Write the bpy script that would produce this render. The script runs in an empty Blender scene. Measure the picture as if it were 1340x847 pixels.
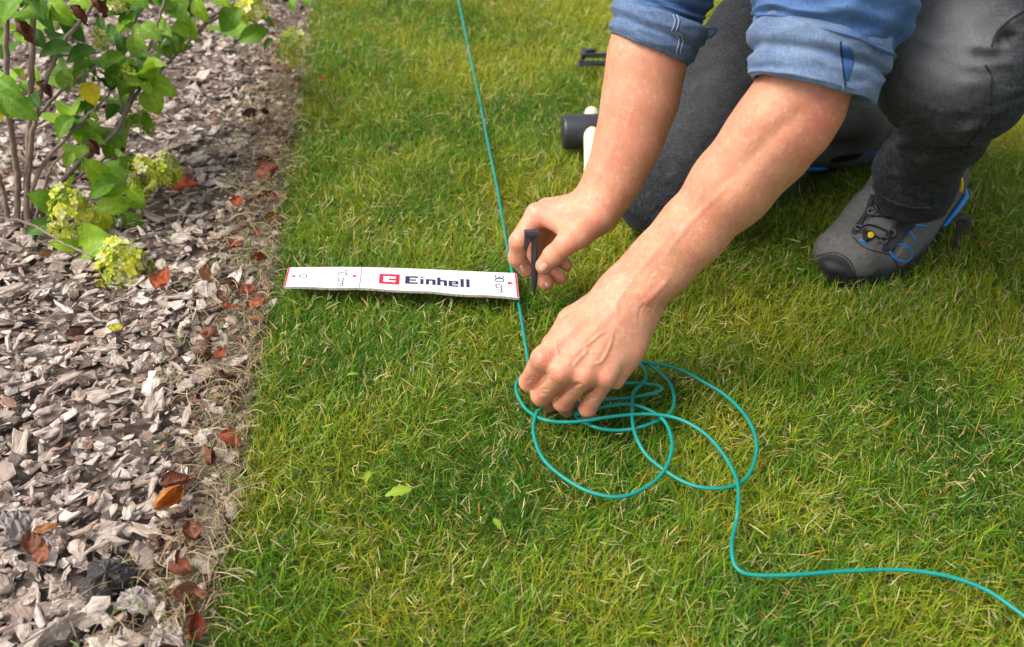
import bpy, bmesh, math, random
import numpy as np
from mathutils import Vector, Matrix, noise as mnoise
from mathutils.bvhtree import BVHTree

RNG = np.random.default_rng(7)
random.seed(7)
scene = bpy.context.scene
COL = scene.collection

# ------------------------------------------------------------------ camera, sky, sun, exposure
CAM_H, PITCH, FPX = 0.707, math.radians(37.0), 1311.0
cam_d = bpy.data.cameras.new("Camera")
cam = bpy.data.objects.new("Camera", cam_d); COL.objects.link(cam)
cam.location = (0, 0, CAM_H); cam.rotation_euler = (math.pi/2 - PITCH, 0, 0)
cam_d.sensor_width = 36.0; cam_d.lens = 36.0*FPX/1340.0
cam_d.clip_start = 0.02; cam_d.clip_end = 3000
cam_d.dof.use_dof = True; cam_d.dof.focus_distance = 1.07; cam_d.dof.aperture_fstop = 6.3
scene.camera = cam

SUN_EL, SUN_AZ = math.radians(55), math.radians(-105)      # azimuth measured from +Y towards +X
world = bpy.data.worlds.new("World"); scene.world = world; world.use_nodes = True
wn = world.node_tree.nodes; wl = world.node_tree.links
bg = wn["Background"]; sky = wn.new("ShaderNodeTexSky"); sky.sky_type = 'NISHITA'; sky.sun_disc = False
sky.sun_elevation = SUN_EL; sky.sun_rotation = SUN_AZ
sky.dust_density = 5.0; sky.air_density = 1.0; sky.ozone_density = 0.6
hsv = wn.new("ShaderNodeHueSaturation"); hsv.inputs["Saturation"].default_value = 0.30      # thin even cloud: a pale sky
wl.new(sky.outputs[0], hsv.inputs["Color"]); wl.new(hsv.outputs[0], bg.inputs[0]); bg.inputs[1].default_value = 0.13
sun_d = bpy.data.lights.new("Sun", 'SUN'); sun_d.energy = 1.5; sun_d.angle = math.radians(34); sun_d.color = (1.0, 0.95, 0.86)
sun = bpy.data.objects.new("Sun", sun_d); COL.objects.link(sun)
sdir = Vector((math.sin(SUN_AZ)*math.cos(SUN_EL), math.cos(SUN_AZ)*math.cos(SUN_EL), math.sin(SUN_EL)))
sun.rotation_euler = sdir.to_track_quat('Z', 'Y').to_euler(); sun.location = sdir*6
vs = scene.view_settings; vs.view_transform = 'Standard'; vs.look = 'None'; vs.exposure = 0.80; vs.gamma = 1.0
vs.use_curve_mapping = False

# ------------------------------------------------------------------ helpers
SP, CP = math.sin(PITCH), math.cos(PITCH)
def PX(u, v, d):
    """world point seen at photo pixel (u, v), d metres along the optical axis"""
    r, up = (u-670.0)/FPX, -(v-423.5)/FPX
    return Vector((r*d, (CP+up*SP)*d, CAM_H+(up*CP-SP)*d))
def PZ(u, v, z=0.0):
    up = -(v-423.5)/FPX
    return PX(u, v, (z-CAM_H)/(up*CP-SP))
def PY(u, v, y):
    up = -(v-423.5)/FPX
    return PX(u, v, y/(CP+up*SP))
def A(v): return np.array(v, dtype=np.float64)

def put(o, label=None, cat=None, group=None, kind=None, parent=None):
    if o.name not in COL.objects: COL.objects.link(o)
    if parent is not None: o.parent = parent
    if label: o["label"] = label
    if cat: o["category"] = cat
    if group: o["group"] = group
    if kind: o["kind"] = kind
    return o

def mesh(name, verts, faces, mat=None, smooth=True, cols=None, uvs=None, loc=None):
    me = bpy.data.meshes.new(name)
    verts = np.asarray(verts, dtype=np.float32).reshape(-1, 3)
    if isinstance(faces, np.ndarray):
        flat = faces.astype(np.int32).ravel(); n = faces.shape[1]
        starts = np.arange(len(faces), dtype=np.int32)*n
    elif isinstance(faces, tuple):
        flat, starts = faces
    else:
        flat = np.fromiter((i for f in faces for i in f), dtype=np.int32)
        ln = np.array([len(f) for f in faces]); starts = np.concatenate([[0], np.cumsum(ln)[:-1]]).astype(np.int32)
    me.vertices.add(len(verts)); me.vertices.foreach_set("co", verts.ravel())
    me.loops.add(len(flat)); me.loops.foreach_set("vertex_index", flat)
    me.polygons.add(len(starts)); me.polygons.foreach_set("loop_start", starts)
    me.polygons.foreach_set("use_smooth", np.full(len(starts), smooth))
    if cols is not None:
        ca = me.color_attributes.new("Col", 'FLOAT_COLOR', 'POINT')
        c = np.asarray(cols, dtype=np.float32)
        if c.shape[1] == 3: c = np.concatenate([c, np.ones((len(c), 1), np.float32)], 1)
        ca.data.foreach_set("color", c.ravel())
    if loc is not None:
        la = me.attributes.new("grain", 'FLOAT_VECTOR', 'POINT'); la.data.foreach_set("vector", np.asarray(loc, dtype=np.float32).ravel())
    if uvs is not None:
        ul = me.uv_layers.new(name="UVMap"); uv = np.asarray(uvs, dtype=np.float32)[flat]
        ul.data.foreach_set("uv", uv.ravel())
    me.update(calc_edges=True); me.validate()
    if mat: me.materials.append(mat)
    return me
def obj(name, me, **k): return put(bpy.data.objects.new(name, me), **k)
def empty(name, loc, **k):
    o = bpy.data.objects.new(name, None); o.location = loc; o.empty_display_size = 0.05
    return put(o, **k)
def child(name, me, root, **k):
    """mesh given in world coordinates, parented to a root that stands at its own place"""
    o = obj(name, me, parent=root, **k)
    o.matrix_parent_inverse = wmat(root).inverted()
    return o
def wmat(o):
    m = Matrix.LocRotScale(o.location, o.rotation_euler, o.scale)
    return (wmat(o.parent) @ o.matrix_parent_inverse @ m) if o.parent else m

def catmull(pts, n):
    p = A(pts); p = np.vstack([2*p[0]-p[1], p, 2*p[-1]-p[-2]]); out = []
    m = len(p)-3
    for t in np.linspace(0, m-1e-6, n):
        i = int(t); f = t-i; a, b, c, d = p[i:i+4]
        out.append(.5*((2*b)+(c-a)*f+(2*a-5*b+4*c-d)*f*f+(3*b-a-3*c+d)*f**3))
    return np.array(out)
def frames(P, ref=None):
    T = np.gradient(P, axis=0); T /= np.linalg.norm(T, axis=1)[:, None]+1e-12
    n = A(ref) if ref is not None else (np.array([0, 0, 1.]) if abs(T[0][2]) < .9 else np.array([1., 0, 0]))
    N = []
    for t in T:
        n = n-t*np.dot(n, t); n = n/(np.linalg.norm(n)+1e-12); N.append(n.copy())
    N = np.array(N); return T, N, np.cross(T, N)
def tube_data(P, R, seg=8, ref=None, cap=True, flat=1.0):
    P = A(P); R = np.broadcast_to(np.asarray(R, float), (len(P),))
    T, N, B = frames(P, ref); th = np.arange(seg)*2*math.pi/seg
    V = (P[:, None]+R[:, None, None]*(np.cos(th)[None, :, None]*N[:, None]*flat+np.sin(th)[None, :, None]*B[:, None])).reshape(-1, 3)
    i = np.arange(len(P)-1)[:, None]*seg; j = np.arange(seg)[None]; k = (j+1) % seg
    F = np.stack([i+j, i+k, i+k+seg, i+j+seg], -1).reshape(-1, 4).tolist()
    if cap:
        F.append(list(range(seg))[::-1]); F.append([(len(P)-1)*seg+q for q in range(seg)])
    return V, F
def merge(parts):
    V, F, o = [], [], 0
    for v, f in parts:
        V.append(np.asarray(v)); F += [[i+o for i in q] for q in f]; o += len(v)
    return np.vstack(V), F
def tube(name, P, R, mat, seg=8, **k): V, F = tube_data(P, R, seg, **k); return mesh(name, V, F, mat)
def box_data(c, sx, sy, sz, M=None):
    V = np.array([[x, y, z] for x in (-.5, .5) for y in (-.5, .5) for z in (-.5, .5)])*np.array([sx, sy, sz])
    if M is not None: V = V @ np.array(M).T
    return V+A(c), [[0, 1, 3, 2], [4, 6, 7, 5], [0, 4, 5, 1], [2, 3, 7, 6], [0, 2, 6, 4], [1, 5, 7, 3]]

def vnoise(x, y, seed=0):
    """smooth 2-D value noise 0..1, vectorised"""
    r = np.random.default_rng(seed).random((256, 256))
    xi, yi = np.floor(x).astype(int), np.floor(y).astype(int); fx, fy = x-xi, y-yi
    fx, fy = fx*fx*(3-2*fx), fy*fy*(3-2*fy)
    g = lambda a, b: r[a % 256, b % 256]
    return (g(xi, yi)*(1-fx)+g(xi+1, yi)*fx)*(1-fy)+(g(xi, yi+1)*(1-fx)+g(xi+1, yi+1)*fx)*fy
def fbm2(x, y, seed=0, o=3): return sum(vnoise(x*2**i, y*2**i, seed+i)/2**i for i in range(o))/sum(1/2**i for i in range(o))
def noise3(V, s, seed=0.0):
    return np.array([mnoise.noise(Vector((p[0]*s+seed, p[1]*s-seed, p[2]*s+2*seed))) for p in V])

# ---- implicit surfaces
class Field:
    BIG = 0.05
    def __init__(s, lo, hi, h):
        s.lo, s.h = A(lo), h; s.n = np.ceil((A(hi)-s.lo)/h).astype(int)+1
        s.F = np.full(s.n, s.BIG, np.float32)
        s.ax = [(s.lo[i]+h*np.arange(s.n[i])).astype(np.float32) for i in range(3)]
    def block(s, lo, hi):
        a = np.clip(np.floor((A(lo)-s.lo)/s.h).astype(int), 0, s.n); b = np.clip(np.ceil((A(hi)-s.lo)/s.h).astype(int)+1, 0, s.n)
        return tuple(slice(x, y) for x, y in zip(a, b))
    @staticmethod
    def smin(a, b, k):
        if k <= 0: return np.minimum(a, b)
        h = np.maximum(k-np.abs(a-b), 0)/k
        return np.minimum(a, b)-h*h*k*.25
    def grid(s, sl): return np.meshgrid(*[s.ax[i][sl[i]] for i in range(3)], indexing='ij', sparse=True)
    def cone(s, sl, a, b, ra, rb, nrm=None, k=1.0):
        X, Y, Z = s.grid(sl); a, b = A(a), A(b); d = b-a; L = d@d+1e-12
        px, py, pz = X-np.float32(a[0]), Y-np.float32(a[1]), Z-np.float32(a[2])
        t = np.clip((px*d[0]+py*d[1]+pz*d[2])/L, 0, 1).astype(np.float32)
        qx, qy, qz = px-t*np.float32(d[0]), py-t*np.float32(d[1]), pz-t*np.float32(d[2])
        if nrm is not None:
            m = A(nrm); m = m/np.linalg.norm(m); w = (qx*m[0]+qy*m[1]+qz*m[2])
            q2 = qx*qx+qy*qy+qz*qz+(k*k-1)*w*w
        else: q2 = qx*qx+qy*qy+qz*qz
        return np.sqrt(q2).astype(np.float32)-(ra+(rb-ra)*t)
    def chain(s, pts, rad, k=.004, join=.004, nrm=None, flat=1.0, cut=False):
        p = A(pts); m = max(rad)+.03
        sl = s.block(p.min(0)-m, p.max(0)+m); d = None
        if len(p) == 1: p = np.vstack([p, p+1e-4]); rad = [rad[0], rad[0]]
        for i in range(len(p)-1):
            c = s.cone(sl, p[i], p[i+1], rad[i], rad[i+1], nrm, flat)
            d = c if d is None else s.smin(d, c, k)
        if cut: s.F[sl] = -s.smin(-s.F[sl], d, join)
        else: s.F[sl] = s.smin(s.F[sl], d, join)
    def surface(s, smooth=1):
        F, h = s.F, s.h; S = F < 0; n = np.array(F.shape)-1
        c = np.zeros(n, np.int8)
        for i in (0, 1):
            for j in (0, 1):
                for k in (0, 1): c += S[i:n[0]+i, j:n[1]+j, k:n[2]+k]
        act = (c > 0) & (c < 8); ids = np.argwhere(act); idx = np.full(n, -1, np.int64); idx[act] = np.arange(len(ids))
        acc = np.zeros((len(ids), 3)); cnt = np.zeros(len(ids))
        cor = [np.array(q) for q in ((0,0,0),(1,0,0),(0,1,0),(1,1,0),(0,0,1),(1,0,1),(0,1,1),(1,1,1))]
        for a in range(8):
            for b in range(a+1, 8):
                if np.abs(cor[a]-cor[b]).sum() != 1: continue
                fa = F[tuple((ids+cor[a]).T)].astype(float); fb = F[tuple((ids+cor[b]).T)].astype(float)
                m = (fa < 0) != (fb < 0); t = fa[m]/(fa[m]-fb[m])
                acc[m] += cor[a]+t[:, None]*(cor[b]-cor[a]); cnt[m] += 1
        V = s.lo+h*(ids+acc/cnt[:, None]); Q = []
        for ax in range(3):
            b1, b2 = (ax+1) % 3, (ax+2) % 3
            sl0 = [slice(None)]*3; sl1 = [slice(None)]*3; sl0[ax] = slice(0, -1); sl1[ax] = slice(1, None)
            e = np.argwhere(S[tuple(sl0)] != S[tuple(sl1)])
            e = e[(e[:, b1] > 0) & (e[:, b2] > 0) & (e[:, b1] < n[b1]) & (e[:, b2] < n[b2])]
            o1, o2 = np.zeros(3, int), np.zeros(3, int); o1[b1] = 1; o2[b2] = 1
            q = np.stack([idx[tuple((e-o1-o2).T)], idx[tuple((e-o2).T)], idx[tuple(e.T)], idx[tuple((e-o1).T)]], 1)
            fl = ~S[tuple(e.T)]; q[fl] = q[fl][:, ::-1]; Q.append(q)
        Q = np.vstack(Q); Q = Q[(Q >= 0).all(1)]
        return laplace(V, Q, smooth), Q
def laplace(V, Q, it, lam=.5):
    for _ in range(it):
        acc = np.zeros_like(V); cnt = np.zeros(len(V))
        for a in range(4):
            i, j = Q[:, a], Q[:, (a+1) % 4]
            for x in range(3): acc[:, x] += np.bincount(i, V[j, x], len(V))+np.bincount(j, V[i, x], len(V))
            cnt += np.bincount(i, minlength=len(V))+np.bincount(j, minlength=len(V))
        V = V*(1-lam)+lam*acc/np.maximum(cnt, 1)[:, None]
    return V
def normals(V, Q):
    fn = np.cross(V[Q[:, 2]]-V[Q[:, 0]], V[Q[:, 3]]-V[Q[:, 1]]); N = np.zeros_like(V)
    for a in range(4):
        for x in range(3): N[:, x] += np.bincount(Q[:, a], fn[:, x], len(V))
    return N/(np.linalg.norm(N, axis=1)[:, None]+1e-12)
def bvh_of(V, Q): return BVHTree.FromPolygons([tuple(v) for v in V], [tuple(q) for q in Q])
CAM = Vector((0, 0, CAM_H))
def hit(bvh, u, v):
    d = (PX(u, v, 1.0)-CAM).normalized(); return bvh.ray_cast(CAM, d)
def project(bvh, px, n=None, off=0.0):
    """where the drawn line lies on the surface: world points and normals"""
    q = catmull([(a, b, 0) for a, b in px], n or max(4, int(sum(math.dist(px[i], px[i+1]) for i in range(len(px)-1))/2.5)))
    P, N = [], []
    for a in q:
        l, nn, _, _ = hit(bvh, a[0], a[1])
        if l is not None: P.append(A(l)+A(nn)*off); N.append(A(nn))
    return np.array(P), np.array(N)
def near_poly(V, P, h, w):
    """ridge of height h[i] and width w along a dense polyline, at every vertex"""
    lo, hi = P.min(0)-.015, P.max(0)+.015; m = ((V > lo) & (V < hi)).all(1); out = np.zeros(len(V))
    W = V[m]; d = np.zeros(len(W))
    for p, q in zip(P, h): d = np.maximum(d, q*np.exp(-((W-p)**2).sum(1)/w**2))
    out[m] = d; return out

# ------------------------------------------------------------------ materials
def mat(name):
    m = bpy.data.materials.new(name); m.use_nodes = True; nt = m.node_tree
    return m, nt, nt.nodes["Principled BSDF"]
def node(nt, t, **k):
    n = nt.nodes.new(t)
    for a, b in k.items(): setattr(n, a, b)
    return n
def ramp(nt, fac, stops):
    r = node(nt, "ShaderNodeValToRGB"); el = r.color_ramp.elements
    while len(el) < len(stops): el.new(.5)
    for e, (p, c) in zip(el, stops): e.position = p; e.color = (*c, 1) if len(c) == 3 else c
    nt.links.new(fac, r.inputs[0]); return r.outputs[0]
def mix(nt, a, b, f, mode='MIX'):
    m = node(nt, "ShaderNodeMix", data_type='RGBA', blend_type=mode)
    for s, v in ((6, a), (7, b), (0, f)):
        if hasattr(v, "links"): nt.links.new(v, m.inputs[s])
        else: m.inputs[s].default_value = (*v, 1) if isinstance(v, tuple) else v
    return m.outputs[2]
def noise_tex(nt, scale, detail=3, rough=.6, vec=None, stretch=None, coord='Object'):
    t = node(nt, "ShaderNodeTexNoise"); t.inputs["Scale"].default_value = scale
    t.inputs["Detail"].default_value = detail; t.inputs["Roughness"].default_value = rough
    if vec is None: vec = node(nt, "ShaderNodeTexCoord").outputs[coord]
    if stretch:
        mp = node(nt, "ShaderNodeMapping"); mp.inputs["Scale"].default_value = stretch[:3]
        if len(stretch) > 3: mp.inputs["Rotation"].default_value = stretch[3]
        nt.links.new(vec, mp.inputs[0]); vec = mp.outputs[0]
    nt.links.new(vec, t.inputs["Vector"]); return t.outputs["Fac"]
def bump(nt, b, h, strength=.4, dist=.001):
    n = node(nt, "ShaderNodeBump"); n.inputs["Strength"].default_value = strength; n.inputs["Distance"].default_value = dist
    nt.links.new(h, n.inputs["Height"]); nt.links.new(n.outputs[0], b.inputs["Normal"]); return n
def attr(nt, name="Col"):
    a = node(nt, "ShaderNodeAttribute"); a.attribute_name = name; return a.outputs["Color"]

def leafy(name, base=None, transl=.3, rough=.5, spec=.35, nscale=0, veins=None, vamt=.4):
    m, nt, b = mat(name); c = attr(nt) if base is None else None
    if nscale:
        n = noise_tex(nt, nscale, 3); src = c if c is not None else base
        c = mix(nt, src, (0, 0, 0), ramp(nt, n, [(.35, (.0, .0, .0)), (.75, (.35, .35, .35))]))
    if veins:
        sx = node(nt, "ShaderNodeSeparateXYZ"); nt.links.new(node(nt, "ShaderNodeTexCoord").outputs["Object"], sx.inputs[0])
        def mth(op, a_, b_=None):
            q = node(nt, "ShaderNodeMath", operation=op)
            for i_, z in enumerate((a_, b_)):
                if z is None: continue
                if hasattr(z, "links"): nt.links.new(z, q.inputs[i_])
                else: q.inputs[i_].default_value = z
            return q.outputs[0]
        ay = mth('ABSOLUTE', sx.outputs[1]); ph = mth('FRACT', mth('SUBTRACT', mth('MULTIPLY', sx.outputs[0], 9.0), mth('MULTIPLY', ay, 8.0)))
        rib = mth('MINIMUM', mth('ABSOLUTE', mth('SUBTRACT', ph, .5)), mth('MULTIPLY', ay, 7.0))
        c = mix(nt, c, veins, ramp(nt, rib, [(.0, (vamt, vamt, vamt)), (.11, (0, 0, 0))]))
        bump(nt, b, ramp(nt, rib, [(.0, (0, 0, 0)), (.3, (1, 1, 1))]), vamt*.6, .0012)
    if c is not None: nt.links.new(c, b.inputs["Base Color"])
    else: b.inputs["Base Color"].default_value = (*base, 1)
    b.inputs["Roughness"].default_value = rough; b.inputs["Specular IOR Level"].default_value = spec
    t = node(nt, "ShaderNodeBsdfTranslucent"); mx = node(nt, "ShaderNodeMixShader"); mx.inputs[0].default_value = transl
    if c is not None: nt.links.new(c, t.inputs[0])
    else: t.inputs[0].default_value = (*base, 1)
    nt.links.new(b.outputs[0], mx.inputs[1]); nt.links.new(t.outputs[0], mx.inputs[2])
    nt.links.new(mx.outputs[0], nt.nodes["Material Output"].inputs[0]); return m
M_GRASS = leafy("grass blades", transl=.38, rough=.45, spec=.3)
M_STRAW = leafy("straw", transl=.2, rough=.6, spec=.2)
M_LEAF = leafy("shrub leaf", transl=.38, rough=.5, spec=.35, nscale=6, veins=(.30, .46, .08), vamt=.25)
M_FLOWER = leafy("hydrangea floret", transl=.35, rough=.6, spec=.2)
M_DEAD = leafy("dead leaf", transl=.18, rough=.55, spec=.3, nscale=5, veins=(.36, .17, .08))

def plain(name, col, rough=.5, spec=.5, var=None, bscale=None, bstr=.3, metal=0):
    m, nt, b = mat(name); b.inputs["Roughness"].default_value = rough; b.inputs["Specular IOR Level"].default_value = spec
    b.inputs["Metallic"].default_value = metal
    if var:
        n = noise_tex(nt, var[0], 4); c = ramp(nt, n, [(.3, col), (.72, var[1])]); nt.links.new(c, b.inputs["Base Color"])
    else: b.inputs["Base Color"].default_value = (*col, 1)
    if bscale: bump(nt, b, noise_tex(nt, bscale, 3), bstr, .0006)
    return m
M_WIRE = plain("teal cable sheath", (.002, .205, .165), .42, .45, var=(90, (.004, .26, .215)), bscale=300, bstr=.15)
M_PEG = plain("black plastic peg", (.030, .033, .040), .45, .5, var=(60, (.045, .048, .056)), bscale=400, bstr=.15)
M_RUBBER = plain("black rubber", (.022, .025, .032), .38, .5, var=(40, (.034, .037, .045)), bscale=220, bstr=.2)
M_CREAM = plain("cream ash wood", (.68, .58, .40), .55, .3, var=(25, (.76, .67, .50)), bscale=150, bstr=.15)
def soil():
    m, nt, b = mat("dark garden soil")
    n = noise_tex(nt, 45, 6, .7); c = ramp(nt, n, [(.25, (.045, .034, .027)), (.5, (.12, .09, .07)), (.72, (.30, .24, .20))])
    nt.links.new(c, b.inputs["Base Color"]); b.inputs["Roughness"].default_value = .95; bump(nt, b, n, .8, .006); return m
M_SOIL = soil()
def far_lawn():
    m, nt, b = mat("lawn thatch and far turf")
    n = noise_tex(nt, 3.0, 6, .7); n2 = noise_tex(nt, 220, 3, .7)
    c = ramp(nt, n, [(.3, (.045, .075, .014)), (.6, (.085, .11, .022)), (.8, (.14, .13, .05))])
    c = mix(nt, c, (.20, .15, .075), ramp(nt, n2, [(.5, (0, 0, 0)), (.75, (.7, .7, .7))]))
    nt.links.new(c, b.inputs["Base Color"]); b.inputs["Roughness"].default_value = .95; bump(nt, b, n2, .8, .004); return m
M_TURF = far_lawn()
def bark():
    m, nt, b = mat("weathered bark")
    at = node(nt, "ShaderNodeAttribute"); at.attribute_name = "grain"; tc = at.outputs["Vector"]
    n = noise_tex(nt, 210, 6, .75, vec=tc, stretch=(.22, 1, 1)); n2 = noise_tex(nt, 500, 4, .7, vec=tc, stretch=(.4, 1, 1)); n3 = noise_tex(nt, 70, 3, .6, vec=tc)
    c = mix(nt, attr(nt), (.12, .09, .075), ramp(nt, n, [(.47, (0, 0, 0)), (.66, (.8, .8, .8))]))
    c = mix(nt, c, (.74, .67, .61), ramp(nt, n2, [(.56, (0, 0, 0)), (.78, (.5, .5, .5))]))
    c = mix(nt, c, (.30, .19, .13), ramp(nt, n3, [(.55, (0, 0, 0)), (.75, (.45, .45, .45))]))
    nt.links.new(c, b.inputs["Base Color"]); b.inputs["Roughness"].default_value = .9; b.inputs["Specular IOR Level"].default_value = .2
    bump(nt, b, n, 1.0, .0035); return m
M_BARK = bark()
M_STEM = plain("shrub stem bark", (.16, .11, .085), .8, .3, var=(60, (.30, .235, .185)), bscale=200, bstr=.5)

def skin():
    m, nt, b = mat("skin")
    n = noise_tex(nt, 45, 4, .6); n2 = noise_tex(nt, 480, 4, .65)
    c = mix(nt, attr(nt), (.66, .20, .13), ramp(nt, n, [(.40, (0, 0, 0)), (.72, (.62, .62, .62))]))
    n3 = noise_tex(nt, 150, 4, .7); c = mix(nt, c, (.86, .58, .44), ramp(nt, n3, [(.5, (0, 0, 0)), (.8, (.45, .45, .45))]))
    c = mix(nt, c, (.36, .15, .09), ramp(nt, n2, [(.56, (0, 0, 0)), (.8, (.4, .4, .4))]))
    n4 = noise_tex(nt, 17, 3, .6); c = mix(nt, c, (.50, .21, .11), ramp(nt, n4, [(.5, (0, 0, 0)), (.8, (.45, .45, .45))]))
    nt.links.new(c, b.inputs["Base Color"]); b.inputs["Roughness"].default_value = .48; b.inputs["Specular IOR Level"].default_value = .42
    b.inputs["Subsurface Weight"].default_value = .22; b.inputs["Subsurface Radius"].default_value = (1, .35, .2); b.inputs["Subsurface Scale"].default_value = .006
    v = node(nt, "ShaderNodeTexVoronoi"); v.inputs["Scale"].default_value = 620
    nt.links.new(node(nt, "ShaderNodeTexCoord").outputs["Object"], v.inputs["Vector"])
    a = node(nt, "ShaderNodeMath", operation='ADD'); nt.links.new(v.outputs["Distance"], a.inputs[0]); nt.links.new(n2, a.inputs[1])
    bump(nt, b, a.outputs[0], .32, .0007); return m
M_SKIN = skin()
M_NAIL = plain("fingernail", (.70, .40, .31), .28, .5, var=(200, (.78, .50, .42)))
M_HAIR = plain("fair body hair", (.32, .18, .085), .5, .4)
M_HEADHAIR = plain("brown hair", (.06, .035, .02), .6, .4, bscale=300, bstr=.5)

def denim(name, dark, light, fade, rough=.85, wv=(900, 900), amt=.6, uv=False):
    m, nt, b = mat(name)
    tc = node(nt, "ShaderNodeTexCoord").outputs["UV" if uv else "Object"]
    a = noise_tex(nt, wv[0], 2, .6, vec=tc, stretch=(1, .16, .5) if uv else (.12, .5, 1.2))
    c2 = noise_tex(nt, wv[1], 2, .6, vec=tc, stretch=(.16, 1, .5) if uv else (1.2, .8, .1))
    ad = node(nt, "ShaderNodeMath", operation='ADD'); nt.links.new(a, ad.inputs[0]); nt.links.new(c2, ad.inputs[1])
    hf = node(nt, "ShaderNodeMath", operation='MULTIPLY'); hf.inputs[1].default_value = .5; nt.links.new(ad.outputs[0], hf.inputs[0])
    c = ramp(nt, hf.outputs[0], [(.5-.22*amt, dark), (.5+.30*amt, light)])
    mot = noise_tex(nt, 55, 4, .65, vec=tc); c = mix(nt, c, dark, ramp(nt, mot, [(.42, (0, 0, 0)), (.72, (.55, .55, .55))]))
    at = node(nt, "ShaderNodeAttribute"); at.attribute_name = "Col"
    sep = node(nt, "ShaderNodeSeparateColor"); nt.links.new(at.outputs["Color"], sep.inputs[0])
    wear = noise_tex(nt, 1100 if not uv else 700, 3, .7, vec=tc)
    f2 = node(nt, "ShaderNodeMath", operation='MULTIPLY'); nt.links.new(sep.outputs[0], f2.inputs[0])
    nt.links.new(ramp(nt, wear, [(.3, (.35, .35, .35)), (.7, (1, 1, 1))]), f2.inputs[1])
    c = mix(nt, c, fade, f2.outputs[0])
    nt.links.new(c, b.inputs["Base Color"]); b.inputs["Roughness"].default_value = rough; b.inputs["Specular IOR Level"].default_value = .2
    b.inputs["Sheen Weight"].default_value = .03
    bump(nt, b, hf.outputs[0], .45, .0007); return m
M_SHIRT = denim("blue denim shirt", (.010, .042, .15), (.075, .17, .38), (.15, .25, .42), wv=(950, 950), uv=True)
M_CUFF = denim("faded inside of denim", (.040, .080, .18), (.16, .24, .38), (.27, .34, .45), wv=(950, 950), uv=True)
M_TORSO = denim("blue denim shirt body", (.02, .07, .22), (.10, .22, .46), (.22, .33, .50))
M_JEANS = denim("charcoal jeans", (.007, .008, .011), (.055, .060, .068), (.21, .215, .22), amt=.5, wv=(620, 620))
M_SEAM = plain("pale seam tape", (.22, .27, .34), .85, .2, bscale=500)
M_THREAD = plain("dark thread", (.02, .03, .06), .9, .1)
M_JTHREAD = plain("charcoal thread", (.03, .032, .035), .9, .1)
M_SHOE = plain("grey nubuck", (.095, .095, .095), .85, .2, var=(160, (.155, .15, .142)), bscale=750, bstr=.9)
M_SHOEDARK = plain("dark grey mesh", (.024, .026, .031), .8, .25, var=(80, (.040, .042, .048)), bscale=900, bstr=.6)
M_SOLE = plain("dark rubber sole", (.03, .031, .034), .65, .35, bscale=300)
M_BLUE = plain("bright blue trim", (.005, .20, .62), .4, .5)
M_YELLOW = plain("yellow webbing", (.75, .47, .01), .6, .3)
M_BLACK = plain("black lace", (.012, .012, .014), .6, .3)
M_EYELET = plain("grey eyelet", (.10, .10, .11), .35, .5)
M_CARD = plain("white coated card", (.80, .78, .79), .5, .4, var=(30, (.84, .82, .82)))
M_CORR = plain("raw cardboard edge", (.42, .35, .28), .9, .1, var=(300, (.62, .56, .50)), bscale=600)
M_RED = plain("red print", (.62, .006, .045), .5, .4)
M_NAVY = plain("navy print", (.012, .02, .075), .5, .4)
M_GREYP = plain("pale grey print", (.55, .56, .62), .5, .4)
M_EYE = plain("eye", (.7, .7, .68), .2, .5)

# ------------------------------------------------------------------ ground
EDGE_PX = [(414, -30), (408, 0), (398, 60), (390, 120), (376, 200), (366, 270), (356, 340), (347, 400), (336, 450), (320, 540), (303, 640), (285, 730), (266, 830), (258, 870)]
_e = np.array([A(PZ(u, v, -.006)) for u, v in EDGE_PX][::-1])
_e = np.vstack([_e[0]+(_e[0]-_e[2])*6, _e, _e[-1]+(_e[-1]-_e[-4])*6])
def edge_x(y): return np.interp(y, _e[:, 1], _e[:, 0])
SOIL_Z, BED_Z = -.030, -.034
ys = np.concatenate([[-60], np.linspace(-1.0, 4.0, 60), [60, 900]])
def strip(side):
    V, F = [], []
    for y in ys:
        ex = float(edge_x(y)) if -1 <= y <= 4 else float(edge_x(max(-1, min(4, y))))
        V += [(ex, y, SOIL_Z), (900*side, y, SOIL_Z)]
    for i in range(len(ys)-1):
        a = [2*i, 2*i+1, 2*i+3, 2*i+2]; F.append(a if side > 0 else a[::-1])
    return V, F
V, F = strip(1); obj("lawn_ground", mesh("lawn_ground", V, F, M_TURF), kind="structure", label="thatch and soil under the mown lawn")
V, F = strip(-1); bed = obj("mulch_bed", mesh("mulch_bed", V, F, M_SOIL), kind="structure", label="garden bed covered with bark mulch beside the lawn")

# ------------------------------------------------------------------ footprints that press or clear the grass
def inpoly(x, y, poly):
    r = np.zeros(len(x), bool); n = len(poly)
    for i in range(n):
        x1, y1 = poly[i][:2]; x2, y2 = poly[(i+1) % n][:2]
        c = ((y1 > y) != (y2 > y)) & (x < (x2-x1)*(y-y1)/((y2-y1) or 1e-9)+x1); r ^= c
    return r
def seg_dist(x, y, a, b):
    d = A(b)[:2]-A(a)[:2]; t = np.clip(((x-a[0])*d[0]+(y-a[1])*d[1])/(d@d), 0, 1)
    return np.hypot(x-a[0]-t*d[0], y-a[1]-t*d[1])
RUL_Z = .006
RUL = [PZ(377, 349, RUL_Z), PZ(676, 355, RUL_Z), PZ(679.5, 386.5, RUL_Z), PZ(371, 374, RUL_Z)]
_rc = sum(RUL, Vector())/4
RULD = [_rc+(q-_rc)*1.0+Vector((math.copysign(.003, q.x-_rc.x), math.copysign(.004, q.y-_rc.y), 0)) for q in RUL]
SH_HEEL, SH_TOE = Vector((.605, 1.256, 0)), Vector((.402, 1.050, 0))
KNEE_R, KNEE_L = Vector((.205, 1.17, .050)), Vector((.432, .925, .330))
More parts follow.
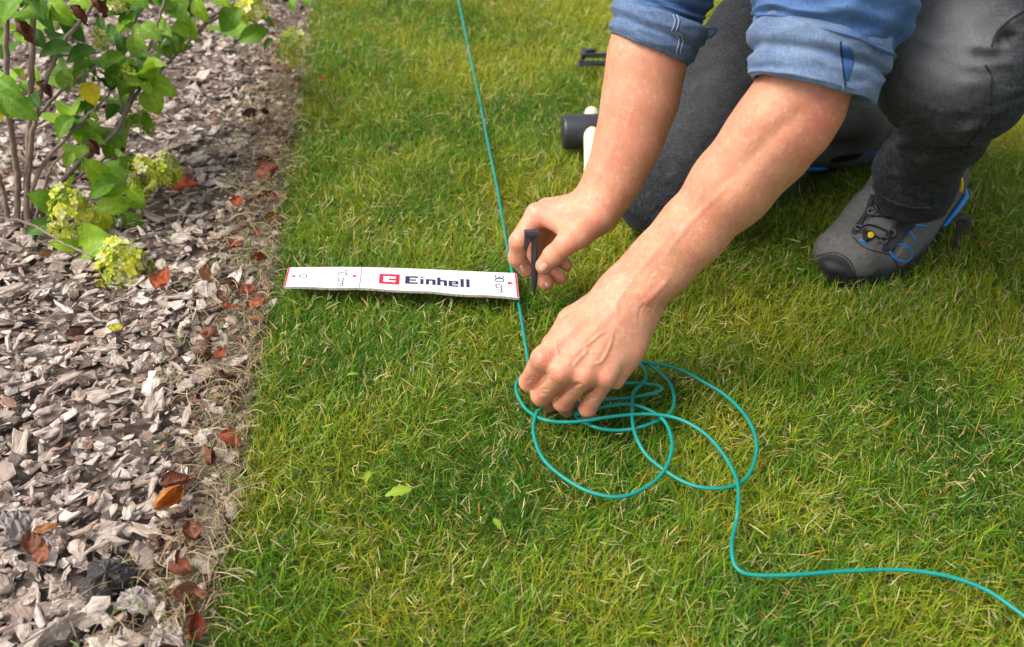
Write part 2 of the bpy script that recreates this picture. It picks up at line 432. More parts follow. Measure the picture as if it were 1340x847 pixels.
FOOT_R = Vector((.50, 1.41, .0))

# ------------------------------------------------------------------ grass
def blades(n, xr, yr, dens_fn, length=(.016, .037), width=(.0007, .0016), straw=.085, seed=1, zbase=SOIL_Z, lawn=True):
    r = np.random.default_rng(seed)
    x, y = r.uniform(*xr, n), r.uniform(*yr, n)
    keep = r.random(n) < dens_fn(x, y)
    if lawn:
        keep &= x > edge_x(y)+.004+(fbm2(x*0+y*60, y*60, 3)-.5)*.022+r.normal(0, .003, n)
    # feet, knees and the mallet stand where no blade does
    keep &= ~(seg_dist(x, y, SH_HEEL.lerp(SH_TOE, .1), SH_HEEL.lerp(SH_TOE, .85)) < .036)
    keep &= ~(seg_dist(x, y, KNEE_R+Vector((.03, .01, 0)), FOOT_R) < .055)
    x, y = x[keep], y[keep]; n = len(x)
    cl = fbm2(x*9, y*9, 11); cl2 = fbm2(x*26, y*26, 21); cl3 = fbm2(x*3.3, y*3.3, 51)
    az = fbm2(x*7, y*7, 31)*11+r.normal(0, 1.7, n)
    L = r.uniform(*length, n)*(.72+.56*cl2)
    isst = r.random(n) < straw*(.4+1.7*np.clip(fbm2(x*13, y*13, 41)*1.6-.35, 0, 1.4))
    a0 = np.abs(r.normal(.50, .34, n)); bend = np.abs(r.normal(.65, .5, n))
    a0[isst] = r.uniform(.7, 1.45, isst.sum()); bend[isst] = r.normal(.0, .5, isst.sum())
    W = r.uniform(*width, n); W[isst] *= .8
    z0 = np.full(n, zbase)+r.uniform(0, .004, n)
    z0[isst] += r.uniform(0, .022, isst.sum()); L[isst] *= r.uniform(.25, .8, isst.sum())
    # pressed flat under the card
    rp = inpoly(x, y, RUL); near = rp
    L[near] *= .55
    dx, dy = np.cos(az), np.sin(az); sx, sy = -dy, dx
    tw = r.normal(0, .6, n)
    ns = 3; pts = [np.stack([x, y, z0], 1)]
    for k in range(ns):
        a = a0+bend*(k+.3)/ns*1.3
        st = np.stack([np.sin(a)*dx, np.sin(a)*dy, np.cos(a)], 1)*(L/ns)[:, None]
        pts.append(pts[-1]+st)
    for k, p in enumerate(pts):
        nr = inpoly(p[:, 0], p[:, 1], RULD); p[:, 2] = np.clip(p[:, 2], zbase, np.where(nr, -.001, .2))
    side = np.stack([sx*np.cos(tw), sy*np.cos(tw), np.sin(tw)], 1)
    wf = [.85, 1.0, .72]; V = np.empty((n, 7, 3), np.float32)
    for k in range(3):
        V[:, 2*k] = pts[k]-side*(W*wf[k]*.5)[:, None]; V[:, 2*k+1] = pts[k]+side*(W*wf[k]*.5)[:, None]
    V[:, 6] = pts[3]
    # colour of each blade
    g = np.clip(.5+1.3*(cl-.5)+1.2*(cl3-.5)+r.normal(0, .25, n), 0, 1)[:, None]
    c0, c1, c2 = np.array([.050, .185, .012]), np.array([.170, .320, .014]), np.array([.40, .415, .022])
    C = np.where(g < .5, c0+(c1-c0)*g*2, c1+(c2-c1)*(g-.5)*2)*r.uniform(.8, 1.2, n)[:, None]
    yl = r.random(n) < .06; C[yl] = np.array([.56, .40, .035])*r.uniform(.7, 1.1, yl.sum())[:, None]
    C[isst] = np.array([.66, .56, .25])*r.uniform(.55, 1.15, isst.sum())[:, None]
    CC = np.repeat(C[:, None], 7, 1); CC[:, :2] = CC[:, :2]*.75+np.array([.32, .28, .08])*.25   # pale sheath at the foot of a blade
    tipb = (r.random(n) < .25) & ~isst; CC[tipb, 6] = np.array([.40, .31, .10])
    o = (np.arange(n)*7)[:, None]
    q = np.concatenate([o+np.array([0, 1, 3, 2]), o+np.array([2, 3, 5, 4]), ], 1).reshape(-1, 4)
    t = o+np.array([4, 5, 6])
    flat = np.concatenate([q.ravel(), t.ravel()]).astype(np.int32)
    starts = np.concatenate([np.arange(len(q))*4, len(q)*4+np.arange(n)*3]).astype(np.int32)
    return V.reshape(-1, 3), (flat, starts), CC.reshape(-1, 3)
def in_view(x, y, m=.12):
    fw = y*CP+CAM_H*SP; return np.abs(x) < (fw*670/FPX+m)
V, F, C = blades(430000, (-.5, 1.25), (.40, 2.25), lambda x, y: np.where(in_view(x, y), np.clip(1.25-.28*y, .55, 1), .0))
put(bpy.data.objects.new("lawn_grass", mesh("lawn_grass", V, F, M_GRASS, cols=C)), "short mown green lawn with dry straw between the blades", "grass", kind="stuff")
V, F, C = blades(100000, (-.9, 2.4), (-.1, 4.0), lambda x, y: np.where(in_view(x, y) & (y > .40) & (y < 2.25) & (x < 1.25), 0, np.where(y > 2.2, .5, .8)), width=(.0015, .0027), straw=.09, seed=5)
put(bpy.data.objects.new("outer_lawn_grass", mesh("outer_lawn_grass", V, F, M_GRASS, cols=C)), "mown grass of the lawn farther out round the work spot", "grass", kind="stuff")

# ------------------------------------------------------------------ bark mulch
PAL = np.array([(.60, .49, .415), (.40, .31, .26), (.72, .62, .54), (.15, .115, .098), (.30, .17, .115), (.52, .37, .285), (.48, .40, .345)])
PALW = np.array([.25, .19, .20, .14, .05, .06, .11])
def chip(r, size, asp, thick, n=None):
    """a flake of bark: ragged outline, split into a raised scale and a lower one"""
    n = n or int(r.integers(9, 12)); th = np.arange(n)*2*math.pi/n+r.normal(0, .18, n)
    rad = 1+r.normal(0, .20, n)+.12*np.cos(2*th+r.uniform(0, 6)); X = np.cos(th)*rad*size*.5; Y = np.sin(th)*rad*size*.5*asp
    z = r.normal(0, thick*.30, n)
    top = np.stack([X*.80+r.normal(0, size*.03, n), Y*.78, thick*.5+z], 1); mid = np.stack([X, Y, thick*.05+z*.7], 1); bot = np.stack([X*.92, Y*.92, -thick*.5+z*.4], 1)
    V = np.vstack([top, mid, bot, [[r.normal(0, size*.12), r.normal(0, size*.08)*asp, thick*(.5+r.normal(.0, .5))]]])
    V[:, 2] += (r.normal(0, .45)*V[:, 1]**2+r.normal(0, .28)*V[:, 0]**2)/size+r.normal(0, .12)*V[:, 0]*V[:, 1]/size
    F = []
    for i in range(n):
        j = (i+1) % n; F += [[3*n, i, j], [i, n+i, n+j, j], [n+i, 2*n+i, 2*n+j, n+j]]
    return V, F
def rot(r, tilt):
    return np.array(Matrix.Rotation(r.uniform(0, 6.283), 3, 'Z') @ Matrix.Rotation(r.normal(0, tilt), 3, 'X') @ Matrix.Rotation(r.normal(0, tilt), 3, 'Y'))
def bark_stuff(n, seed):
    r = np.random.default_rng(seed); protos = [chip(r, 1.0, a, .085 if a > .4 else .06, int(r.integers(6, 8))) for a in r.choice([.85, .7, .55, .4, .2, .11], 60, p=[.14, .2, .2, .14, .16, .16])]
    Vs, Cs, Ls, flat, starts = [], [], [], [], []; vo = 0; fo = 0
    y = r.uniform(.35, 2.5, n); x = edge_x(y)-r.uniform(-.004, 1, n)**1.0*np.where(y < 1.2, .55, .85)
    vw = in_view(x, y, .05) | (r.random(n) < .22); x, y = x[vw], y[vw]; n = len(x)
    size = np.clip(r.lognormal(math.log(.0112), .50, n), .004, .030)
    for i in range(n):
        v, f = protos[r.integers(60)]
        far = edge_x(y[i])-x[i]
        if far < .06: size[i] *= .65
        z = BED_Z+r.uniform(0, .020)
        w = (v*size[i]*np.array([1, 1, r.uniform(.7, 1.5)])) @ rot(r, .27).T+np.array([x[i], y[i], z])
        Ls.append(v*size[i]+r.uniform(-1, 1, 3)); Vs.append(w); c = PAL[r.choice(7, p=PALW)]*r.uniform(.72, 1.15)
        if far < .07 and r.random() < .55: c = np.array([(.22, .115, .075), (.30, .19, .125), (.15, .085, .06)][r.integers(3)])*r.uniform(.8, 1.3)
        Cs.append(np.repeat(c[None], len(v), 0))
        for q in f:
            starts.append(fo); fo += len(q); flat.extend([k+vo for k in q])
        vo += len(v)
    return np.vstack(Vs), (np.array(flat, np.int32), np.array(starts, np.int32)), np.vstack(Cs), np.vstack(Ls)
V, F, C, LC = bark_stuff(30000, 3)
put(bpy.data.objects.new("bark_mulch", mesh("bark_mulch", V, F, M_BARK, smooth=False, cols=C, loc=LC)), "small weathered grey bark fragments filling the garden bed", "bark mulch", kind="stuff")
def bark_singles(count=285, seed=9):
    r = np.random.default_rng(seed); got = []
    tries = 0
    while len(got) < count and tries < 20000:
        tries += 1
        v = r.uniform(190, 860) if r.random() < .75 else r.uniform(0, 300); u = r.uniform(-15, 400); p = PZ(u, v, -.012)
        if p.x > edge_x(p.y)-.012: continue
        if p.y < 1.35 and (Vector((p.x, p.y))-Vector((-.66, 1.18))).length < .03: continue
        s = float(np.clip(r.lognormal(math.log(.0195), .30), .012, .038))
        if any((p.x-g[0])**2+(p.y-g[1])**2 < (.36*(s+g[2]))**2 for g in got): continue
        got.append((p.x, p.y, s))
        a = float(r.choice([.85, .68, .52, .38, .18], p=[.16, .26, .26, .18, .14]))
        vv, f = chip(r, s*(1.25 if a < .3 else 1), a, .0030 if a > .3 else .0028, int(r.integers(10, 15)))
        c = PAL[r.choice(7, p=[.27, .14, .32, .07, .04, .07, .09])]*r.uniform(.85, 1.12)
        me = mesh("bark_chip", vv, f, M_BARK, smooth=False, cols=np.repeat(c[None], len(vv), 0), loc=vv+r.uniform(-1, 1, 3))
        o = obj("bark_chip", me, parent=bed); R = rot(r, .22)
        o.matrix_basis = Matrix.Translation((p.x, p.y, -.012+r.uniform(-.003, .006))) @ Matrix(R.tolist()).to_4x4()
bark_singles()
def slab(name, px, thick, col, seed, label, rise=.0, ridges=6):
    """a large piece of bark or split wood lying on the mulch, outline in the photo's plane of the bed"""
    r = np.random.default_rng(seed); P = np.array([A(PZ(u, v, -.006)) for u, v in px]); P = catmull(np.vstack([P, P[:1]]), 31)[:-1]; P[:, :2] += r.normal(0, .0012, (30, 2)); n = 30; c = P.mean(0)
    uu, ss, vt = np.linalg.svd(P-c); dirv, perp = vt[0], vt[1]
    rings = []
    for k, (s, z) in enumerate([(.9, -.9), (1.0, -.1), (.95, .35), (.75, .7), (.45, .9)]):
        q = c+(P-c)*s; w_ = (q-c)@perp; q[:, 2] = -.010+z*thick*.6+r.normal(0, thick*.10, n)+thick*.30*np.sin(w_*ridges*180)*(s < .98)+rise*s; rings.append(q)
    V = np.vstack(rings+[[c+np.array([0, 0, thick*.55])]]); F = []
    for k in range(4):
        for i in range(n): F.append([k*n+i, k*n+(i+1) % n, (k+1)*n+(i+1) % n, (k+1)*n+i])
    for i in range(n): F.append([4*n+i, 4*n+(i+1) % n, 5*n])
    cc = np.repeat(np.array(col)[None], len(V), 0)*r.uniform(.8, 1.2, len(V))[:, None]; gl = np.stack([(V-c)@dirv, (V-c)@perp, V[:, 2]], 1)+seed*.37
    return obj(name, mesh(name, V, F, M_BARK, smooth=False, cols=cc, loc=gl), parent=bed, label=label)
slab("bark_chip", [(98, 765), (118, 738), (150, 727), (178, 735), (172, 752), (150, 762), (140, 778), (112, 782)], .012, (.075, .07, .072), 1, "large dark grey fibrous lump of bark")
slab("wood_splinter", [(20, 847), (60, 818), (95, 800), (130, 790), (118, 802), (90, 818), (60, 838), (40, 850)], .012, (.55, .48, .41), 2, "long pale splintered stick of wood")
slab("bark_chip", [(2, 690), (4, 674), (20, 667), (38, 676), (40, 690), (28, 700), (10, 702)], .012, (.40, .36, .35), 3, "rounded grey bark piece with layered rings")
slab("bark_chip", [(158, 775), (175, 767), (198, 772), (205, 785), (195, 797), (172, 797), (158, 788)], .008, (.42, .37, .35), 4, "broad flat grey bark plate")
slab("bark_chip", [(190, 840), (198, 825), (215, 817), (238, 820), (242, 838), (236, 852), (210, 855), (192, 850)], .012, (.50, .45, .41), 5, "thick pale arched bark piece at the lawn edge")
slab("bark_chip", [(62, 790), (80, 783), (105, 778), (112, 788), (96, 797), (72, 798)], .007, (.58, .50, .43), 6, "pale flat wood chip")
slab("bark_chip", [(48, 707), (58, 695), (80, 697), (86, 708), (72, 722), (58, 730), (46, 720)], .008, (.48, .37, .33), 7, "pinkish bark plate")

# dry grass litter along the bed's rim
def litter(n, seed):
    r = np.random.default_rng(seed); Vs, F, C = [], [], []; o = 0
    y = r.uniform(.42, 1.9, n)
    dens = fbm2(y*9, y*0+3, 5); off = np.abs(r.normal(0, .040, n))*(.35+1.8*dens)
    for i in range(n):
        x = edge_x(y[i])-off[i]+.006; L = r.uniform(.012, .042); a = r.uniform(0, 6.28); k = r.normal(0, 14)
        m = 5; t = np.linspace(0, L, m); ang = a+k*t; px = x+np.cumsum(np.cos(ang))*L/m; py = y[i]+np.cumsum(np.sin(ang))*L/m
        z0 = r.uniform(-.012, .002); pz = z0+np.abs(np.sin(t/L*3.14))*r.uniform(-.002, .008)
        w = r.uniform(.0002, .00042); s = np.stack([-np.sin(ang), np.cos(ang), 0*ang+r.normal(0, .5)], 1)*w
        P = np.stack([px, py, pz], 1); Vs += [P-s, P+s]
        for j in range(m-1): F.append([o+j, o+j+1, o+m+j+1, o+m+j])
        g = r.random() < .12
        C.append(np.repeat((np.array([.12, .22, .03]) if g else np.array([.48, .37, .21])*r.uniform(.4, 1.1))[None], 2*m, 0)); o += 2*m
    return np.vstack(Vs), F, np.vstack(C)
V, F, C = litter(3200, 4)
put(bpy.data.objects.new("dry_grass_litter", mesh("dry_grass_litter", V, F, M_STRAW, cols=C)), "pale dry grass clippings strewn along the rim of the bed", "dry grass", kind="stuff")

# ------------------------------------------------------------------ dead leaves
def dead_leaf_mesh(r, col, n=14, m=9, curl=1.0):
    V, C = [], []; sd = r.uniform(0, 50); ph = r.uniform(-.6, .6)
    for i in range(n):
        s = i/(n-1); w = (math.sin(math.pi*s**.75)**.9)*.30+.006
        for j in range(m):
            t = (j/(m-1)-.5)*2; a = t*(curl*1.5+ph*s)
            z = w*(1-math.cos(a))*.95+curl*.5*(s-.4)**2; yy = w*math.sin(a)/max(.7, curl*1.1)*1.15
            k = mnoise.noise(Vector((s*5+sd, t*2.2, sd)))*.17+mnoise.noise(Vector((s*12+sd, t*5, -sd)))*.06
            V.append((s-.5, yy*(1+.12*mnoise.noise(Vector((s*9, sd, t)))), z+k+(.02 if j == m//2 else 0)))
            C.append(np.array(col)*(1+.5*mnoise.noise(Vector((s*4-sd, t*3, 7))))*(1.35 if j == m//2 else 1)*(.75 if abs(t) > .95 else 1))
    F = [[i*m+j, i*m+j+1, (i+1)*m+j+1, (i+1)*m+j] for i in range(n-1) for j in range(m-1)]
    return mesh("dead_leaf", V, F, M_DEAD, cols=np.array(C))
r = np.random.default_rng(12)
BR, RD, OR = (.16, .055, .028), (.24, .055, .022), (.55, .19, .03)
DEAD = [
 (219, 664, .038, OR, 1.45, 100, "bright orange curled leaf standing on the bark chips"),
 (213, 365, .034, (.36, .07, .02), .8, 70, "rust red curled leaf right of the yellow hydrangea head"),
 (240, 243, .040, (.33, .05, .02), .5, 10, "flat red leaf beside the paired small flower heads"),
 (302, 401, .024, (.34, .08, .03), .5, 30, "round rust red leaf left of its pair by the ruler"),
 (323, 381, .024, (.20, .035, .02), .5, 10, "dark maroon round leaf nearest the ruler's zero end"),
 (336, 398, .026, (.27, .07, .03), .6, 40, "folded red leaf touching the lawn below the ruler's zero end"),
 (311, 265, .022, (.36, .07, .03), .7, 80, "small upright red leaf in the middle of the bark"),
 (347, 225, .030, (.30, .09, .05), .6, 50, "russet leaf at the lawn edge above the ruler"),
 (423, 103, .016, (.28, .03, .02), .4, 0, "small red leaf lying on the lawn grass near the bed"),
 (515, 196, .016, (.24, .08, .03), .4, 30, "tiny brown leaf lying on the lawn between bed and wire"),
 (63, 690, .026, (.40, .17, .06), .3, 20, "tan orange leaf flat on bark at the left"),
 (55, 724, .020, (.30, .11, .05), .5, 80, "small rust leaf below the tan orange one"),
 (252, 697, .026, BR, .9, 120, "twisted brown leaf below the bright orange one"),
 (236, 752, .028, (.26, .08, .045), 1.25, 160, "large rolled red brown leaf in the litter at the lawn edge"),
 (246, 780, .030, (.27, .11, .07), 1.0, 20, "broad crumpled brown leaf under the rolled one"),
 (256, 822, .026, (.20, .03, .02), 1.2, 100, "deep red leaf tucked under the lawn edge at the front"),
 (152, 429, .020, (.48, .44, .03), .4, 5, "small yellow leaf fallen on the bark chips"),
 (288, 462, .022, (.30, .07, .03), .6, 70, "small red leaf at the sheltered side of the dry grass"),
]
for (u, v, L, col, curl, ang, lab) in DEAD:
    o = obj("dead_leaf", dead_leaf_mesh(r, col, curl=curl), label=lab, cat="leaf", group="fallen leaves")
    onl = lab.find("on the lawn") > 0; z = .004 if onl else .0
    p = PZ(u, v, z); o.location = p; o.scale = (L, L, L); o.rotation_euler = (r.normal(.15, .25), r.normal(0, .25), math.radians(ang))
    if "standing" in lab: o.rotation_euler = (.9, .2, math.radians(70)); o.location.z += .012
for k in range(56):
    y = .44+1.5*(k+r.random())/56; off = abs(r.normal(0, .030))+.004
    if k % 6 == 0: off = r.uniform(.06, .3)
    col = np.array([BR, RD, (.30, .12, .065), (.13, .06, .04), (.36, .20, .10), (.10, .035, .025)][r.integers(6)])*r.uniform(.8, 1.2)
    o = obj("dead_leaf", dead_leaf_mesh(r, tuple(col), curl=r.uniform(.8, 1.7)), label="small curled red brown dead leaf among the bark litter", cat="leaf", group="dead leaves in the bark litter")
    L = r.uniform(.014, .032); o.location = (float(edge_x(y))-off, y, -.006+r.uniform(-.003, .004)); o.scale = (L, L, L)
    o.rotation_euler = (r.normal(0, .5), r.normal(0, .4), r.uniform(0, 6.28))

# a few broad weed leaves in the lawn
def weed(u, v, L, ang, lab):
    V, C = [], []; n = 9
    for i in range(n):
        s = i/(n-1); w = (.04+.16*math.sin(math.pi*s**1.3))*(1+.35*(i % 2))
        for j in (-1, 0, 1): V.append((s, j*w, .10*math.sin(math.pi*s)-abs(j)*(-.05))); C.append((.34, .46, .04) if j == 0 else (.24, .38, .03))
    F = [[i*3+j, i*3+j+1, i*3+j+4, i*3+j+3] for i in range(n-1) for j in (0, 1)]
    o = obj("weed_leaf", mesh("weed_leaf", V, F, M_GRASS, cols=np.array(C)), label=lab, cat="weed", group="weed leaves in the lawn")
    o.location = PZ(u, v, .0); o.scale = (L, L, L); o.rotation_euler = (.15, -.15, math.radians(ang))
weed(504, 650, .026, 12, "pale green toothed weed leaf in the lawn below the ruler")
weed(478, 632, .014, 80, "tiny upright weed leaf left of the toothed one")
weed(655, 694, .014, 120, "small round weed leaf in the lawn left of the wire loops")
weed(470, 490, .014, 200, "small weed leaf in the lawn just under the ruler")

# ------------------------------------------------------------------ cable
def zz(u, v, z=.002): return PZ(u, v, z)
ZM = lambda a, b: (640+a*.29851, 430+b*.29851)
straight = [(590, -45), (600, 0), (614, 66), (628, 130), (639, 187), (650, 240), (660, 296), (668, 340), (678, 388), (686, 440), (691, 470)]
left = [(137, 205), (120, 260), (150, 330), (190, 368), (240, 393), (320, 405), (420, 400), (520, 383), (610, 371), (700, 368), (800, 380), (880, 410), (960, 465), (1030, 545), (1075, 630), (1090, 700), (1088, 790)]
outp = [(964, 680), (959, 712), (964, 740), (985, 750), (1040, 750), (1110, 745), (1180, 743), (1240, 752), (1290, 770), (1325, 793), (1352, 814), (1400, 860)]
big = [(228, 348), (212, 360), (195, 420), (205, 490), (240, 570), (310, 640), (400, 695), (480, 722), (560, 730), (640, 712), (720, 670), (775, 610), (800, 550), (803, 490), (780, 420), (745, 378), (700, 350), (650, 332), (590, 325), (520, 333), (450, 352), (385, 368)]
right = [(610, 128), (640, 128), (700, 143), (780, 158), (860, 185), (940, 228), (1020, 275), (1090, 335), (1140, 400), (1170, 470), (1175, 530), (1160, 590), (1130, 645), (1080, 680), (1000, 697), (920, 690), (840, 660), (760, 610), (690, 550), (650, 480), (630, 410), (625, 340), (628, 280), (650, 255), (680, 230), (690, 200), (680, 170), (655, 148), (610, 140)]
small = [(610, 138), (690, 150), (740, 185), (785, 230), (808, 290), (805, 340), (780, 372), (730, 400), (670, 425), (600, 438), (520, 437), (450, 420), (400, 395), (380, 370)]
tiny = [(540, 238), (570, 237), (640, 235), (720, 238), (757, 252), (740, 270), (680, 285), (600, 297), (500, 308), (440, 330)]
def wire_pts(seq, zf): return [A(zz(u, v, zf(i, len(seq)))) for i, (u, v) in enumerate(seq)]
rw = np.random.default_rng(2); wave = lambda a, s: (lambda i, n: s+a*math.sin(i*2.1+n))
path = []
path += wire_pts(straight, lambda i, n: -.006 if i in (7, 8) else -.0035+.0035*math.sin(i*1.7))
path += wire_pts([(694, 492), (700, 505)], lambda i, n: .010)
path += wire_pts([ZM(*p) for p in tiny[::-1]], wave(.001, .003))
path += wire_pts([(800, 480)], lambda i, n: .003)
path += wire_pts([ZM(*p) for p in right], lambda i, n: .0045+.004*(1 if i in (19, 20, 21, 22, 23) else 0)+.001*math.sin(i))
path += wire_pts([(800, 470), (790, 490)], lambda i, n: .003)
path += wire_pts([ZM(*p) for p in small], lambda i, n: .001+.0015*math.sin(i*1.3) if i < 8 else -.001+.003*math.sin(i*2.5))
path += wire_pts([(760, 530)], lambda i, n: .004)
path += wire_pts([ZM(*p) for p in big[::-1]], lambda i, n: .0055+.0035*math.exp(-((i-5)/2.5)**2))
path += wire_pts([(712, 520), (706, 500), (694, 490)], lambda i, n: .004)
path += wire_pts([ZM(*p) for p in left], lambda i, n: (.0015*math.sin(i*2) if i < 4 else .0085+.003*math.exp(-((i-10)/3)**2)))
path += wire_pts(outp, lambda i, n: .0045+.001*math.sin(i*1.9))
WP = catmull(path, 1100); WP[:, 2] -= .0022
_k = np.array([[mnoise.noise(Vector((i*.045, q*9.1, 3.3))) for q in range(3)] for i in range(len(WP))]); WP += _k*np.array([.0016, .0016, .0012])
obj("boundary_wire", tube("boundary_wire", WP, .0020, M_WIRE, 8), label="teal green boundary wire laid along the lawn and looped loosely under the hands", cat="wire")

# ------------------------------------------------------------------ card ruler
a, b, c, d = [A(q) for q in RUL]          # far left, far right, near right, near left
def rp(s, t, h=0.0):                       # s along 0..1, t across 0 (far) .. 1 (near)
    p = (a*(1-s)+b*s)*(1-t)+(d*(1-s)+c*s)*t
    p = p.copy(); p[2] += h+.0014*math.sin(s*5)-.0016*(2*s-1)**2+.0007*math.sin(s*23)*t; return p
rul = empty("card_ruler", Vector((a+b+c+d)/4), label="white cardboard spacing ruler marked 0, 10 cm and 30 cm on the grass", cat="ruler")
TH = .0038; n = 40
top = [rp(i/n, t) for i in range(n+1) for t in (0, 1)]
V = top+[p-np.array([0, 0, .0009]) for p in top]; F = []
for i in range(n):
    q = 2*i; F += [[q, q+1, q+3, q+2], [q+1, q+1+2*(n+1), q+3+2*(n+1), q+3], [q+2, q+2+2*(n+1), q+2*(n+1), q]]
m2 = 2*(n+1); F += [[0, m2, m2+1, 1], [2*n, 2*n+1, m2+2*n+1, m2+2*n]]
child("face_sheet", mesh("face_sheet", V, F, M_CARD, smooth=False), rul)
rr = np.random.default_rng(3); n = 150; V = []
for i in range(n+1):
    s = i/n
    for t in (0.004, .996):
        e = rr.normal(0, .006); p = rp(min(1, max(0, s)), t+(e if t > .5 else -e), -.00095); V += [p, p-np.array([0, 0, TH-.001])]
F = []
for i in range(n):
    q = 4*i; F += [[q, q+2, q+6, q+4], [q+2, q+3, q+7, q+6], [q+1, q, q+4, q+5], [q+3, q+1, q+5, q+7]]
F += [[0, 1, 3, 2], [4*n, 4*n+2, 4*n+3, 4*n+1]]
child("corrugated_core", mesh("corrugated_core", V, F, M_CORR, smooth=False), rul)
def print_poly(name, polys, m, label=None, h=.00035):
    V, F = [], []
    for poly in polys:
        o = len(V); V += [rp(s, t, h) for s, t in poly]; F.append(list(range(o, o+len(poly))))
    V = np.array(V); me = mesh(name, V, F, m, smooth=False)
    bm = bmesh.new(); bm.from_mesh(me); bmesh.ops.recalc_face_normals(bm, faces=bm.faces)
    for f in bm.faces:
        if f.normal.z < 0: f.normal_flip()
    bm.to_mesh(me); bm.free(); return child(name, me, rul, label=label)
def rect(s0, t0, s1, t1): return [(s0, t0), (s0, t1), (s1, t1), (s1, t0)]
print_poly("end_line", [rect(0.001, .0, .008, 1.0)], M_RED, "red line at the zero end")
print_poly("end_line", [rect(.991, .0, .9985, 1.0)], M_RED, "red line at the 30 cm end")
print_poly("ten_line", [rect(.3235, .0, .3268, 1.0)], M_RED, "thin red line at 10 cm")
print_poly("arrow_mark", [[(.016, .47), (.040, .40), (.040, .54)]], M_RED, "red arrow pointing to the zero end")
print_poly("arrow_mark", [[(.315, .45), (.291, .38), (.291, .52)]], M_RED, "red arrow pointing to the 10 cm line")
print_poly("arrow_mark", [[(.985, .44), (.958, .37), (.958, .51)]], M_RED, "red arrow pointing to the 30 cm end")
print_poly("pencil_line", [[(.012, .60), (.0135, .60), (.024, 1.0), (.0225, 1.0)]], M_NAVY, "thin dark scratch near the zero end")
# red square emblem: a ring with a notch
x0, x1, y0, y1 = .405, .493, .30, .76
print_poly("emblem", [rect(x0, y0, x1, y0+.10), rect(x0, y1-.10, x1, y1), rect(x0, y0+.10, x0+.017, y1-.10), rect(x1-.017, y0+.10, x1, y1-.10), rect((x0+x1)/2-.004, y0+.20, x1-.016, y0+.28)], M_RED, "red square frame emblem")
# bold wide lettering, letter by letter
def letters(s0, s1, t0, t1):
    G = {'E': [(0, 0, .34, 1), (.34, 0, 1, .22), (.34, .40, .85, .60), (.34, .78, 1, 1)],
         'i': [(.15, .30, .85, 1), (.15, 0, .85, .17)],
         'n': [(0, .30, .34, 1), (.34, .30, 1, .50), (.66, .50, 1, 1)],
         'h': [(0, 0, .34, 1), (.34, .30, 1, .50), (.66, .50, 1, 1)],
         'e': [(0, .30, .34, 1), (.34, .30, 1, .46), (.34, .58, 1, .72), (.70, .46, 1, .58), (.34, .84, 1, 1)],
         'l': [(.1, 0, .9, 1)]}
    word = [('E', 1.5), ('i', .55), ('n', 1.15), ('h', 1.15), ('e', 1.15), ('l', .5), ('l', .5)]
    gap = .17; tot = sum(w for _, w in word)+gap*(len(word)-1); x = 0; out = []
    for ch, w in word:
        for (ax, ay, bx, by) in G[ch]:
            out.append(rect(s0+(x+ax*w)/tot*(s1-s0), t0+ay*(t1-t0), s0+(x+bx*w)/tot*(s1-s0), t0+by*(t1-t0)))
        x += w+gap
    return out
print_poly("brand_lettering", letters(.517, .795, .36, .71), M_NAVY, "bold navy brand lettering", h=.0004)
# turned lettering: the text runs towards the near edge, tops of the letters to the right
STROKES = {'0': [[(0, .15), (.2, 0), (.8, 0), (1, .15), (1, .85), (.8, 1), (.2, 1), (0, .85), (0, .15)]],
           '1': [[(.15, .25), (.6, 0), (.6, 1)]],
           '3': [[(0, .12), (.25, 0), (.8, 0), (1, .14), (1, .36), (.75, .48), (.4, .48)], [(.75, .48), (1, .6), (1, .86), (.8, 1), (.2, 1), (0, .86)]],
           'c': [[(1, .42), (.8, .30), (.2, .30), (0, .44), (0, .86), (.2, 1), (.8, 1), (1, .88)]],
           'm': [[(0, 1), (0, .30)], [(0, .42), (.15, .30), (.4, .30), (.5, .42), (.5, 1)], [(.5, .42), (.65, .30), (.88, .30), (1, .42), (1, 1)]]}
def turned(text, s_base, s_top, t0, t1, m, label, lw=.0013):
    ws = {'0': .62, '1': .5, '3': .62, 'c': .58, 'm': .95, ' ': .3}; gap = .18
    tot = sum(ws[c] for c in text)+gap*(len(text)-1); x = 0; polys = []
    for ch in text:
        for st in STROKES.get(ch, []):
            pts = [(s_top+(s_base-s_top)*yy, t0+(t1-t0)*(x+xx*ws[ch])/tot) for xx, yy in st]
            for (p, q) in zip(pts[:-1], pts[1:]):
                A0, B0 = np.array([p[0]*.30, p[1]*.052]), np.array([q[0]*.30, q[1]*.052]); dd = B0-A0; L = np.linalg.norm(dd)+1e-9
                nn = np.array([-dd[1], dd[0]])/L*lw*.5; ex = dd/L*lw*.3
                quad = [A0-nn-ex, A0+nn-ex, B0+nn+ex, B0-nn+ex]; polys.append([(z[0]/.30, z[1]/.052) for z in quad])
        x += ws[ch]+gap
    return print_poly("lettering", polys, m, label, h=.0004)
turned("0", .060, .090, .40, .55, M_NAVY, "dark digit 0")
turned("10 cm", .228, .262, .14, .90, M_NAVY, "dark lettering 10 cm")
turned("30 cm", .905, .940, .13, .86, M_NAVY, "dark lettering 30 cm")
print_poly("faint_mark", [rect(.200, .42, .203, .56), rect(.203, .42, .210, .46)], M_GREYP, "faint grey unit mark")
print_poly("faint_mark", [rect(.872, .40, .875, .54), rect(.875, .40, .882, .44)], M_GREYP, "faint grey unit mark")

